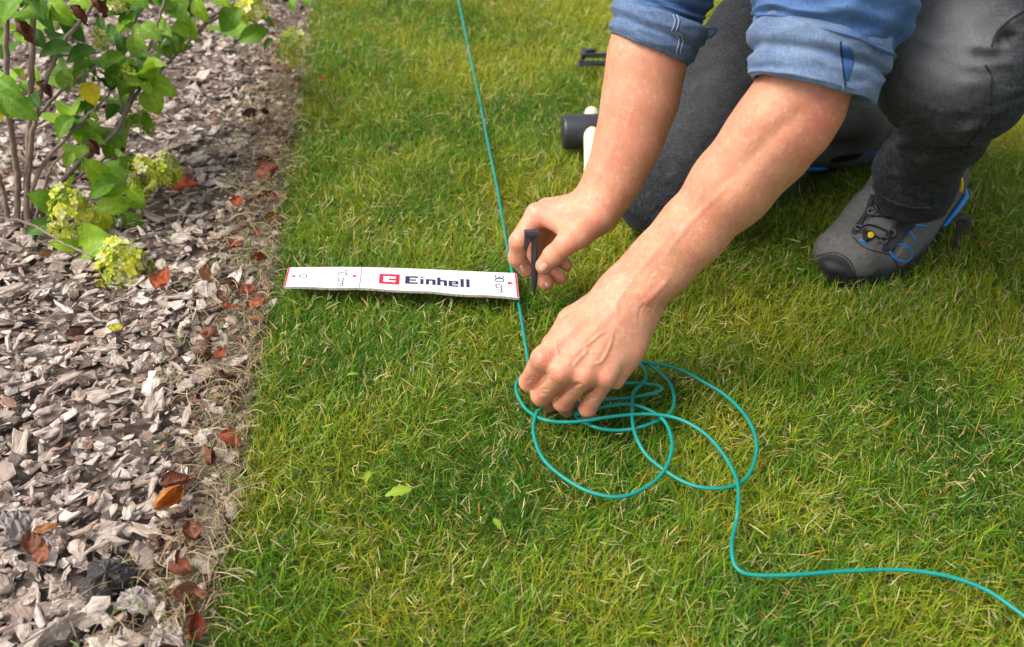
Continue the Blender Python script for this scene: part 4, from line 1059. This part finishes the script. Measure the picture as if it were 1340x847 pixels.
G.chain([SHL, NECK+Vector((.04, 0, -.05)), SHR], (.072, .075, .072), k=.05, join=.05)
V, Q = G.surface(2); N = normals(V, Q); V = V+N*(noise3(V, 14)*.012)[:, None]
child("shirt", mesh("shirt", V, Q, M_TORSO, cols=np.repeat(np.array([[.2, 0, 0]]), len(V), 0)), person)

# ---- jeans
def wrinkles(V, N, scale, amp, st=(1, 1, 1), seed=0.0):
    w = noise3(V*np.array(st), scale, seed); return N*((1-2*np.abs(w))*amp)[:, None]
ANK = PX(1199, 246, 1.240)
G = Field((.22, .72, .04), (.86, 1.32, .56), .0036)
G.chain([KNEE_L, HIPL+Vector((0, 0, .02))], (.070, .105), join=.03)
G.chain([KNEE_L+Vector((-.004, -.004, -.010)), KNEE_L+Vector((.05, .05, .035))], (.068, .078), join=.03)
G.chain([KNEE_L+Vector((.01, .03, -.03)), PX(1234, 168, 1.11), PX(1212, 202, 1.195), PX(1198, 228, 1.236), PX(1197, 246, 1.240)], (.051, .0410, .0365, .0385, .0425), k=.03, join=.020)
G.chain([PX(1163, 216, 1.21), PX(1166, 236, 1.22)], (.017, .016), join=.022)
VJ, QJ = G.surface(2); N = normals(VJ, QJ)
VJ = VJ+wrinkles(VJ, N, 26, .0030, (1, 1, 1.6), 1.0)+wrinkles(VJ, N, 55, .0010, (1, 1, 1.5), 4.0)
bJ = bvh_of(VJ, QJ); N = normals(VJ, QJ); dj = np.zeros(len(VJ))
ZJ = lambda pts: [(960+a/3.526, b/3.526) for a, b in pts]
for px, w, h in (([(1090, 205), (1150, 225), (1220, 225), (1280, 215)], .006, .006), ([(1060, 300), (1150, 305), (1230, 285), (1290, 270)], .007, .0045), ([(1040, 375), (1140, 370), (1220, 350)], .006, .0035), ([(1190, 215), (1240, 130), (1330, 60)], .005, .004), ([(770, 560), (800, 620), (760, 660), (690, 680)], .005, .003), ([(1000, 650), (1060, 600), (1130, 570)], .005, .0025), ([(780, 700), (860, 740), (960, 720)], .006, .0025)):
    dj += ridge(VJ, bJ, ZJ(px), w, h)
for px, w, h in (([(1100, 250), (1180, 262), (1270, 250)], .006, .006), ([(1220, 210), (1255, 160), (1310, 180)], .006, .009), ([(1060, 335), (1160, 340), (1260, 315)], .006, .004), ([(690, 560), (770, 590), (790, 640)], .008, .006)):
    dj += groove(VJ, bJ, ZJ(px), w, h)
VJ = VJ+N*dj[:, None]
fd = np.zeros(len(VJ)); 
for (u, v, rad, w) in ((1215, 10, .055, .75), (1225, 55, .050, .55), (1190, 60, .03, .25), (1262, 68, .02, .35), (1250, 92, .02, .25)):
    l = hit(bJ, u, v)[0]
    if l is not None: fd += w*np.exp(-(np.linalg.norm(VJ-A(l), axis=1)/rad)**2)
fd += np.clip(dj*60, 0, .25)
legL = child("trouser_leg", mesh("trouser_leg", VJ, QJ, M_JEANS, cols=np.stack([np.clip(fd, 0, .9), fd*0, fd*0], 1)), person, label="near trouser leg with faded knee, bent upright")
bJ = bvh_of(VJ, QJ)
stitch("seam", ZJ([(1160, 300), (1190, 350), (1183, 420), (1185, 480), (1178, 550), (1120, 620), (1050, 700)]), bJ, M_JTHREAD, .0009, legL, off=.0002)
stitch("seam", ZJ([(1190, 215), (1215, 150), (1265, 100), (1335, 55)]), bJ, M_JTHREAD, .0010, legL, off=.0002)
stitch("hem", [(1141, 240), (1150, 254), (1172, 266), (1200, 272), (1228, 268), (1250, 252)], bJ, M_JEANS, .0022, legL, off=.0)
# kneeling leg
HR = HIPR
G = Field((.08, 1.0, -.035), (.75, 1.62, .50), .0045)
G.chain([KNEE_R, KNEE_R.lerp(HR, .5), HR], (.066, .082, .100), k=.03, join=.02)
AR = Vector((.335, 1.30, .045))
G.chain([KNEE_R+Vector((.01, .01, -.005)), KNEE_R.lerp(AR, .4), AR], (.060, .058, .044), k=.03, join=.015)
V, Q = G.surface(2); N = normals(V, Q); V = V+wrinkles(V, N, 20, .0035, (1, 1, 1.4), 6.0)+wrinkles(V, N, 48, .0012, (1, 1, 1), 8.0)
bK = bvh_of(V, Q); fd = np.zeros(len(V))
for (u, v, rad, w) in ((900, 190, .045, .16), (935, 130, .05, .20), (960, 80, .05, .15)):
    l = hit(bK, u, v)[0]
    if l is not None: fd += w*np.exp(-(np.linalg.norm(V-A(l), axis=1)/rad)**2)
child("trouser_leg", mesh("trouser_leg", V, Q, M_JEANS, cols=np.stack([fd, fd*0, fd*0], 1)), person, label="far trouser leg kneeling on the grass")
G = Field((.25, .92, .18), (.92, 1.62, .62), .006)
G.chain([HIPL+Vector((0, 0, .01)), PEL+Vector((.02, 0, .02)), HIPR], (.118, .135, .112), k=.06, join=.03)
V, Q = G.surface(2); child("trouser_seat", mesh("trouser_seat", V, Q, M_JEANS, cols=np.zeros((len(V), 3))), person)

# ---- shoes: built for the near foot, toe towards the camera
ux = (SH_TOE-SH_HEEL).normalized(); uy = Vector((-ux.y, ux.x, 0)); LEN = (SH_TOE-SH_HEEL).length
def S(x, y, z): return SH_HEEL+ux*(x*LEN)+uy*y+Vector((0, 0, z))
ZS = lambda pts: [(1020+a/4.1875, 210+b/4.1875) for a, b in pts]
Z0 = -.016
G = Field(A(S(.5, 0, .07))-np.array([.21, .21, .115]), A(S(.5, 0, .07))+np.array([.21, .21, .11]), .0028)
G.chain([S(.08, .004, Z0+.034), S(.35, .004, Z0+.036), S(.62, .004, Z0+.030), S(.86, .004, Z0+.026)], (.031, .032, .040, .031), k=.02, join=.01)
G.chain([S(.70, .018, Z0+.026), S(.88, .014, Z0+.024)], (.030, .027), join=.02); G.chain([S(.20, .018, Z0+.028), S(.48, .031, Z0+.026), S(.72, .030, Z0+.024)], (.029, .030, .029), join=.02); G.chain([S(.62, -.014, Z0+.030), S(.90, -.012, Z0+.024)], (.030, .027), join=.02)
G.chain([S(.60, 0, Z0+.050), S(.44, 0, Z0+.075), S(.30, 0, Z0+.105)], (.032, .034, .036), k=.03, join=.025)
G.chain([S(.06, .006, Z0+.05), S(.10, .004, Z0+.11)], (.034, .035), join=.03); G.chain([S(.12, 0, Z0+.10), S(.30, 0, Z0+.10)], (.034, .036), join=.02)
V, Q = G.surface(3)
# trim what would sink under the sole
low = V[:, 2] < Z0+.014; V[low, 2] = Z0+.014
bS = bvh_of(V, Q); shoe = empty("shoe", SH_HEEL, parent=person, label="grey shoe of the near foot with blue trim, dark toe cap and laces"); shoe.matrix_parent_inverse = wmat(person).inverted()
child("upper", mesh("upper", V, Q, M_SHOE), shoe)
# sole: outline of the foot, tread edge
def outline(k=1.0, m=44):
    out = []
    for i in range(m):
        t = i/m*2*math.pi; x = .5+.515*math.cos(t); s = math.sin(t)
        w = np.interp(x, [-.02, .10, .35, .62, .80, .93, 1.02], [.030, .040, .040, .048, .050, .046, .034]); out.append((x, w*s*k*1.04, 0))
    return out
ol = [(x, y*(1.16 if y > 0 else 1), z) for x, y, z in outline()]; m = len(ol); rings = [(0.97, Z0-.016), (1.0, Z0-.012), (1.0, Z0+.006), (1.03, Z0+.010), (1.02, Z0+.018), (.95, Z0+.021)]
V2 = []
for k, z in rings:
    for (x, y, _) in ol: V2.append(A(S(.5+(x-.5)*k, y*k+.006*math.sin(math.pi*min(1, max(0, x))), z+max(0, (x-.85))*.06+max(0, .15-x)*.04)))
F2 = [[r_*m+i, r_*m+(i+1) % m, (r_+1)*m+(i+1) % m, (r_+1)*m+i] for r_ in range(len(rings)-1) for i in range(m)]
F2 += [list(range(m))[::-1], [5*m+i for i in range(m)]]
child("sole", mesh("sole", V2, F2, M_SOLE), shoe)
patch("toe_cap", ZS([(185, 610), (215, 530), (300, 512), (370, 545), (405, 600), (415, 650), (330, 660), (230, 650)]), bS, M_SHOEDARK, shoe)
patch("tongue", ZS([(540, 200), (640, 235), (690, 265), (650, 340), (600, 400), (530, 470), (470, 440), (480, 370), (510, 290)]), bS, M_SHOE, shoe, off=.0035)
patch("eyestay", ZS([(700, 285), (760, 330), (700, 400), (640, 470), (600, 505), (555, 490), (600, 430), (650, 350)]), bS, M_SHOEDARK, shoe, off=.0028)
patch("eyestay", ZS([(505, 180), (480, 260), (430, 340), (390, 395), (420, 410), (455, 350), (500, 270), (540, 200)]), bS, M_SHOEDARK, shoe, off=.0028)
patch("ankle_badge", ZS([(815, 300), (890, 255), (915, 270), (900, 305), (850, 330)]), bS, M_BLACK, shoe, off=.002)
for px in ([(610, 520), (640, 470), (700, 400), (760, 340)], [(205, 525), (300, 505), (375, 540), (410, 600), (418, 645)], [(400, 420), (470, 480), (560, 505), (610, 520)], [(640, 640), (650, 590), (615, 520)], [(800, 490), (840, 430), (870, 385)]):
    stitch("stitching", ZS(px), bS, M_SHOEDARK, .0008, shoe, off=.0003)
patch("side_panel", ZS([(625, 530), (700, 420), (745, 400), (800, 490), (780, 555), (740, 600), (680, 600)]), bS, M_SHOE, shoe, off=.0010)
patch("lace_lock", ZS([(455, 405), (490, 395), (512, 420), (500, 445), (465, 445)]), bS, M_BLACK, shoe, off=.006)
patch("lace_badge", ZS([(470, 415), (492, 408), (505, 428), (490, 440), (472, 436)]), bS, M_YELLOW, shoe, off=.0075)
for px in ([(515, 210), (545, 290), (570, 320), (650, 320), (690, 290)], [(460, 330), (520, 318), (600, 320), (660, 330)], [(430, 400), (480, 370), (560, 390), (600, 420)], [(500, 420), (550, 440), (590, 430), (610, 400)], [(505, 250), (540, 300), (600, 330)], [(545, 190), (540, 215), (510, 240)], [(655, 320), (690, 310), (700, 285)]):
    stitch("lace", ZS(px), bS, M_BLACK, .0013, shoe, off=.0055)
for (u, v) in ((660, 325), (605, 405), (560, 440), (505, 290), (430, 385)):
    l, nn, _, _ = hit(bS, *ZS([(u, v)])[0])
    if l is not None:
        t1 = nn.orthogonal().normalized(); t2 = nn.cross(t1); ring = [A(l+nn*.005+(t1*math.cos(q)+t2*math.sin(q))*.0045) for q in np.linspace(0, 6.283, 15)]
        child("eyelet", tube("eyelet", ring, .0012, M_EYELET, 6, cap=False), shoe)
for px in ([(665, 488), (720, 500), (765, 530), (772, 565), (745, 598), (700, 600), (655, 575), (622, 525)], [(752, 400), (780, 440), (812, 488)], [(775, 367), (820, 372), (868, 380)], [(435, 462), (455, 472), (478, 487)]):
    stitch("blue_trim", [(1172+(u-1180)*.85, 326+(v-335)*.85) for u, v in ZS(px)], bS, M_BLUE, .0017, shoe, off=.0003)
# blue heel cup edge
hp = [A(S(x, -.040*(1.05 if x > .05 else .8)-.001, Z0+.014+.010*(.3-x))) for x in np.linspace(.30, -.01, 10)]
side_s = -1 if (S(.2, -.04, .02)-CAM).length < (S(.2, .04, .02)-CAM).length else 1
hp = [A(S(x, side_s*float(np.interp(x, [-.02, .05, .3], [.032, .047, .056])), Z0+.022+.03*max(0, .25-x))) for x in np.linspace(.34, -.012, 12)]
child("blue_heel_edge", tube("blue_heel_edge", hp, np.interp(np.linspace(0, 1, 12), [0, .2, 1], [.0018, .0042, .0050]), M_BLUE, 8), shoe)
yt = [A(PX(1257, 252, 1.315)), A(PX(1259, 243, 1.312)), A(PX(1258, 233, 1.310))]
child("pull_tab", tube("pull_tab", catmull(yt, 8), .0032, M_YELLOW, 8, flat=.5), shoe)
# far shoe: toes tucked behind the kneeling leg
sh2 = shoe.copy(); COL.objects.link(sh2); sh2["label"] = "dark shoe of the far foot behind the near sleeve"
sh2.matrix_parent_inverse = Matrix()
tgt = Matrix.Translation((.365, 1.335, .035)) @ Matrix.Rotation(math.radians(24), 4, 'Z') @ Matrix.Rotation(math.radians(5), 4, 'Y') @ Matrix.Rotation(math.radians(42), 4, 'X')
basis = Matrix((ux, -uy, Vector((0, 0, 1)))).transposed().to_4x4()      # the other foot: mirrored
MAP = tgt @ basis.inverted() @ Matrix.Translation(-SH_HEEL)      # moves the near shoe's world coordinates to the far foot
sh2.location = (0, 0, 0); sh2.rotation_euler = (0, 0, 0); sh2.parent = person
sh2.matrix_parent_inverse = wmat(person).inverted(); sh2.matrix_basis = MAP @ Matrix.Translation(SH_HEEL)
for ch in list(shoe.children):
    if ch.name.startswith(("pull_tab", "lace_badge")): continue
    c2 = ch.copy(); COL.objects.link(c2); c2.parent = sh2; c2.matrix_parent_inverse = ch.matrix_parent_inverse.copy()
# ------------------------------------------------------------------ hydrangea
base = PZ(33, 286, -.02)
hyd = empty("hydrangea", base, label="leafy hydrangea shrub with yellow green flower heads in the bark bed", cat="shrub")
BY = base.y
def stem(pts, r0, r1):
    P = catmull([A(q) for q in pts], max(8, 7*len(pts))); P += RNG.normal(0, .0007, P.shape)
    child("stem", tube("stem", P, .82*np.linspace(r0, r1, len(P)), M_STEM, 7), hyd)
Yz = lambda u, v, y: PY(u, v, y)
stem([PZ(37, 300, -.03), Yz(36, 250, BY+.0), Yz(40, 150, BY+.01), Yz(42, 70, BY+.03), Yz(46, -30, BY+.05)], .0062, .0045)
stem([PZ(22, 300, -.03), Yz(24, 240, BY), Yz(14, 160, BY-.02), Yz(9, 90, BY-.03), Yz(8, -20, BY-.03)], .0055, .004)
stem([PZ(34, 296, -.03), Yz(38, 220, BY+.0), Yz(48, 145, BY+.01), Yz(62, 100, BY+.03), Yz(84, 55, BY+.06), Yz(125, 2, BY+.1), Yz(135, -40, BY+.1)], .005, .0025)
stem([PZ(52, 292, -.03), Yz(75, 245, BY+.01), Yz(110, 208, BY+.04), Yz(153, 170, BY+.08), Yz(172, 125, BY+.12), Yz(190, 75, BY+.15), Yz(205, 35, BY+.17), Yz(222, -20, BY+.2)], .0050, .0022)
stem([Yz(153, 172, BY+.08), Yz(180, 122, BY+.14), Yz(212, 92, BY+.2), Yz(246, 56, BY+.27), Yz(275, 25, BY+.30), Yz(306, 4, BY+.33)], .0034, .0018)
stem([Yz(246, 56, BY+.27), Yz(290, 20, BY+.32), Yz(330, 28, BY+.36), Yz(352, 42, BY+.37), Yz(372, 55, BY+.37)], .0022, .0014)
stem([PZ(38, 296, -.03), Yz(48, 230, BY), Yz(90, 178, BY+.04), Yz(128, 138, BY+.07), Yz(150, 118, BY+.08)], .0040, .0018)
stem([Yz(42, 160, BY+.01), Yz(75, 125, BY+.04), Yz(105, 100, BY+.06), Yz(128, 86, BY+.08)], .003, .0015)
stem([PZ(58, 298, -.03), Yz(70, 262, BY), Yz(95, 238, BY+.02), Yz(140, 205, BY+.05)], .0035, .0018)
stem([PZ(-40, 268, .06), PZ(0, 284, .055), PZ(42, 294, .05), PZ(78, 316, .045), PZ(120, 335, .05)], .0022, .0015)
stem([PZ(12, 298, -.03), Yz(2, 240, BY-.02), Yz(-20, 180, BY-.04)], .0045, .003)
stem([PZ(44, 298, -.03), Yz(62, 232, BY-.02), Yz(82, 200, BY-.03)], .003, .0018)
stem([Yz(38, 215, BY), Yz(15, 195, BY+.02), Yz(-15, 185, BY+.03)], .003, .002)
stem([Yz(160, 150, BY+.1), Yz(157, 110, BY+.12), Yz(170, 97, BY+.13)], .002, .0013)
def leaf_mesh(seed, serr=True):
    r = np.random.default_rng(seed); n, m = 13, 7; V, C = [], []
    for i in range(n):
        s = i/(n-1); w = .33*math.sin(math.pi*s**.82)**.85+.004
        if s > .8: w *= (1-(s-.8)*1.2)
        for j in range(m):
            t = (j/(m-1)-.5)*2; e = 1+(.05*(i % 2) if abs(t) > .9 else 0)
            z = abs(t)**1.3*w*.42+.10*math.sin(math.pi*s)-.22*s*s*.6+.012*math.sin(s*26+abs(t)*3)*abs(t)+r.normal(0, .004)
            V.append((s, t*w*e, z)); C.append(1.25 if j == 3 else (1.08 if abs(math.sin(s*13-abs(t)*2.5)) < .25 else 1.0))
    F = [[i*m+j, i*m+j+1, (i+1)*m+j+1, (i+1)*m+j] for i in range(n-1) for j in range(m-1)]
    return np.array(V), F, np.array(C)
LCOL = dict(g=(.17, .35, .022), b=(.30, .50, .028), d=(.08, .21, .026), y=(.46, .54, .02), Y=(.90, .74, .02), o=(.23, .40, .04))
LM = {}
def lmesh(col, k):
    if (col, k) not in LM:
        V, F, c = leaf_mesh(k); C = np.array(LCOL[col])[None]*c[:, None]*np.random.default_rng(k).uniform(.88, 1.12, len(V))[:, None]
        if col in "yb": C[V[:, 0] > .85] = C[V[:, 0] > .85]*.6+np.array([.40, .36, .03])*.4
        LM[(col, k)] = mesh("leaf", V, F, M_LEAF, cols=C)
    return LM[(col, k)]
rl = np.random.default_rng(4)
def leaf(p0, p1, y0, y1, col='g', wid=1.0, face=.5):
    a_, b_ = PY(*p0, y0), PY(*p1, y1); x = (b_-a_); L = x.length; x.normalize()
    nrm = Vector((rl.normal(0, .25), -face+rl.normal(0, .2), 1-face*.5)); nrm = (nrm-x*nrm.dot(x)).normalized(); y = nrm.cross(x)
    o = obj("leaf", lmesh(col, int(rl.integers(4)))); M = Matrix((x*L, y*L*wid, nrm*L)).transposed().to_4x4(); M.translation = a_
    o.parent = hyd; o.matrix_parent_inverse = wmat(hyd).inverted(); o.matrix_basis = M
Z1 = lambda a, b: (a/3.19, b/3.19)
Z2 = lambda a, b: (a/3.19, 200+b/3.19)
T = [((586, 105), (672, 165), .16, 'o', 1.0), ((560, 135), (590, 260), .15, 'o', .95), ((742, 75), (820, 168), .22, 'b', 1.1), ((815, -10), (868, 95), .24, 'b', .9), ((690, 30), (790, 95), .22, 'g', 1), ((1005, 35), (920, 132), .32, 'g', 1.1), ((1120, 125), (990, 172), .36, 'g', .8),
 ((622, 360), (662, 482), .12, 'b', 1.25), ((615, 328), (738, 398), .11, 'b', .9), ((590, 318), (682, 262), .11, 'b', .9), ((602, 350), (500, 368), .11, 'b', .9), ((598, 342), (634, 394), .10, 'b', .9), ((505, 280), (452, 368), .12, 'g', 1.2), ((262, 290), (282, 388), .06, 'o', 1.1), ((348, 345), (400, 438), .07, 'Y', 1.2), ((402, 212), (272, 255), .08, 'd', .9), ((305, 200), (158, 230), .05, 'd', .8), ((25, 395), (155, 500), -.08, 'g', .9), ((-10, 330), (92, 405), -.08, 'g', .9), ((-15, 385), (35, 490), -.08, 'g', .9),
 ((100, -20), (-12, 100), -.06, 'g', 1.2), ((155, -25), (220, 135), .02, 'd', .6), ((200, 10), (308, 108), .12, 'b', .9), ((265, 85), (352, 172), .12, 'd', .9), ((570, 50), (498, 135), .2, 'g', .9), ((545, 155), (498, 246), .2, 'd', .9), ((525, 232), (402, 275), .13, 'g', .7), ((312, 488), (232, 575), .05, 'g', 1), ((328, 495), (415, 615), .07, 'g', .9), ((485, 555), (445, 668), .08, 'g', .9), ((305, 635), (272, 700), .03, 'b', 1), ((360, 660), (330, 720), .04, 'g', 1),
 ((452, 745), (355, 668), .0, 'b', 1.1), ((425, 685), (525, 765), .01, 'g', 1), ((565, 700), (488, 668), .02, 'g', 1), ((482, 765), (368, 825), -.01, 'g', .9), ((545, 790), (425, 818), .0, 'b', .7), ((538, 778), (604, 848), .0, 'b', .9),
 ((420, 10), (520, 60), .2, 'd', 1), ((640, -20), (720, 40), .22, 'g', 1), ((880, -20), (960, 25), .28, 'b', .9), ((730, -30), (780, 20), .24, 'b', 1), ((120, 130), (190, 200), .05, 'd', 1), ((150, 280), (170, 370), .05, 'b', .9), ((420, 440), (350, 500), .1, 'd', .9), ((500, 440), (440, 500), .12, 'd', .9), ((600, 470), (620, 560), .14, 'g', .6), ((1210, 0), (1230, 45), .42, 'g', 1.0), ((1250, -10), (1300, 25), .42, 'g', .9), ((1050, 70), (1150, 110), .36, 'd', .7), ((1140, 160), (1100, 210), .37, 'd', .6), ((90, 330), (60, 290), -.02, 'b', .8), ((20, 470), (-10, 520), -.05, 'Y', .7), ((340, 300), (300, 360), .07, 'g', .9), ((420, 330), (390, 270), .1, 'd', 1), ((560, 250), (610, 330), .13, 'd', .8), ((460, 150), (400, 190), .18, 'y', .8), ((700, 130), (660, 190), .2, 'd', .7), ((300, -10), (380, 30), .14, 'b', 1), ((520, -30), (620, 30), .2, 'g', 1), ((40, 120), (-20, 190), .0, 'g', 1)]
for p0, p1, dy, col, w in T: leaf(Z1(*p0), Z1(p1[0]+.02*(p1[0]-p0[0]), p1[1]+.02*(p1[1]-p0[1])), BY+dy, BY+dy-.015, col, w*1.0, face=.55)
for k in range(150):
    p0, p1, dy, col, w = T[int(rl.integers(len(T)))]; jx, jy = rl.normal(0, 40), rl.normal(0, 32); an = rl.uniform(0, 6.28); q = rl.uniform(45, 85)
    b0 = (p0[0]+jx, p0[1]+jy)
    if b0[1] > 640 or b0[0] > 1000: continue
    leaf(Z1(*b0), Z1(b0[0]+q*math.cos(an), b0[1]+abs(q*math.sin(an))*.8), BY+dy+rl.normal(0, .03)+.03, BY+dy, 'gbdbgo'[int(rl.integers(6))], rl.uniform(.75, 1.05), face=.5)
T2 = [((242, 238), (118, 168), -.02, 'g', 1.0), ((232, 298), (100, 335), -.03, 'd', .8), ((545, 222), (380, 238), .02, 'b', .85), ((545, 145), (604, 250), .03, 'b', .9), ((518, 248), (585, 360), .0, 'g', 1.0), ((408, 245), (442, 338), -.03, 'y', 1.2), ((478, 272), (504, 350), -.01, 'g', .7), ((325, 398), (462, 355), -.08, 'b', 1.15), ((335, 402), (200, 375), -.08, 'b', .7), ((328, 432), (415, 484), -.09, 'g', .8), ((480, 530), (410, 545), -.13, 'b', .6), ((255, 180), (235, 130), .0, 'y', .6), ((305, 190), (300, 90), .0, 'b', .3), ((420, 400), (405, 515), -.1, 'g', .5), ((450, 110), (380, 180), .0, 'g', 1.0), ((380, 370), (440, 420), -.07, 'Y', .8)]
for p0, p1, dy, col, w in T2: leaf(Z2(*p0), Z2(*p1), BY+dy, BY+dy-.015, col, w*1.1, face=.6)
def flower(u, v, ru, rv, y, seed, n=70, col=(.74, .76, .10), fs=.0060):
    r = np.random.default_rng(seed); c = A(PY(u, v, y)); s = (c[1]*CP+(CAM_H-c[2])*SP)/FPX; V, F, C = [], [], []
    n = int(n*1.7); fs *= 1.2
    for k in range(n):
        th, z = r.uniform(0, 6.283), r.uniform(-1, 1); q = math.sqrt(1-z*z); dv = np.array([q*math.cos(th), q*math.sin(th), z])
        rad = r.uniform(.62, 1.05); taper = 1-.30*max(0, z); p = c+dv*np.array([ru*s*taper, ru*s*taper, rv*s*1.15])*rad*1.25
        nn = Vector(dv+r.normal(0, .35, 3)).normalized(); t1 = nn.orthogonal().normalized(); t2 = nn.cross(t1); a0 = r.uniform(0, 6.28)
        cc = np.array(col)*r.uniform(.85, 1.25); 
        if r.random() < .35: cc = np.array([.80, .78, .36])*r.uniform(.85, 1.05)
        if r.random() < .2: cc = np.array([.34, .48, .05])*r.uniform(.8, 1.1)
        w = fs*r.uniform(.75, 1.2)
        for a_ in range(4):
            an = a0+a_*math.pi/2; d1 = t1*math.cos(an)+t2*math.sin(an); d2 = nn.cross(d1); o = len(V)
            cup = r.uniform(.1, .6)
            V += [tuple(Vector(p)), tuple(Vector(p)+(d1*.55+d2*.42)*w+nn*w*.25*cup), tuple(Vector(p)+d1*w*1.05+nn*w*cup*.6), tuple(Vector(p)+(d1*.55-d2*.42)*w+nn*w*.25*cup)]
            F.append([o, o+3, o+2, o+1]); C += [cc*.8, cc, cc*1.05, cc]
    fh = child("flower_head", mesh("flower_head", V, F, M_FLOWER, cols=np.array(C), smooth=False), hyd)
    core, rr_ = [], []
    child("flower_stalk", tube("flower_stalk", [c+np.array([0, 0, -rv*s*.9]), c, c+np.array([0, 0, rv*s*.7])], [.0016, .0014, .0008], M_STEM, 6), fh)
flower(96, 288, 24, 36, BY-.06, 1, 130); flower(163, 360, 30, 38, BY-.135, 2, 170); flower(187, 230, 18, 18, BY+.01, 3, 70); flower(217, 222, 15, 16, BY+.03, 4, 50, (.46, .55, .06))
flower(330, 8, 18, 16, BY+.34, 5, 60); flower(384, 60, 19, 16, BY+.37, 6, 60, (.50, .55, .08)); flower(172, 97, 13, 11, BY+.12, 7, 45, (.44, .52, .06), .0045); flower(133, 52, 10, 10, BY+.16, 8, 25, (.5, .55, .08), .0045)
flower(150, 2, 16, 12, BY+.2, 9, 40, (.5, .56, .08)); flower(185, 160, 14, 12, BY+.16, 10, 30, (.3, .42, .05), .0045)
# withered brown leaves caught on the stems
for (u, v, y, L) in ((27, 45, BY-.0, .035), (100, 22, BY+.05, .03), (125, 12, BY+.1, .03), (55, 118, BY+.02, .025), (118, 165+30, BY+.03, .025)):
    o = obj("withered_leaf", dead_leaf_mesh(rl, (.13, .04, .025), curl=1.3)); o.parent = hyd; o.matrix_parent_inverse = wmat(hyd).inverted()
    o.matrix_basis = Matrix.Translation(PY(u, v, y)) @ Matrix.Rotation(1.2, 4, 'Y') @ Matrix.Scale(L, 4)
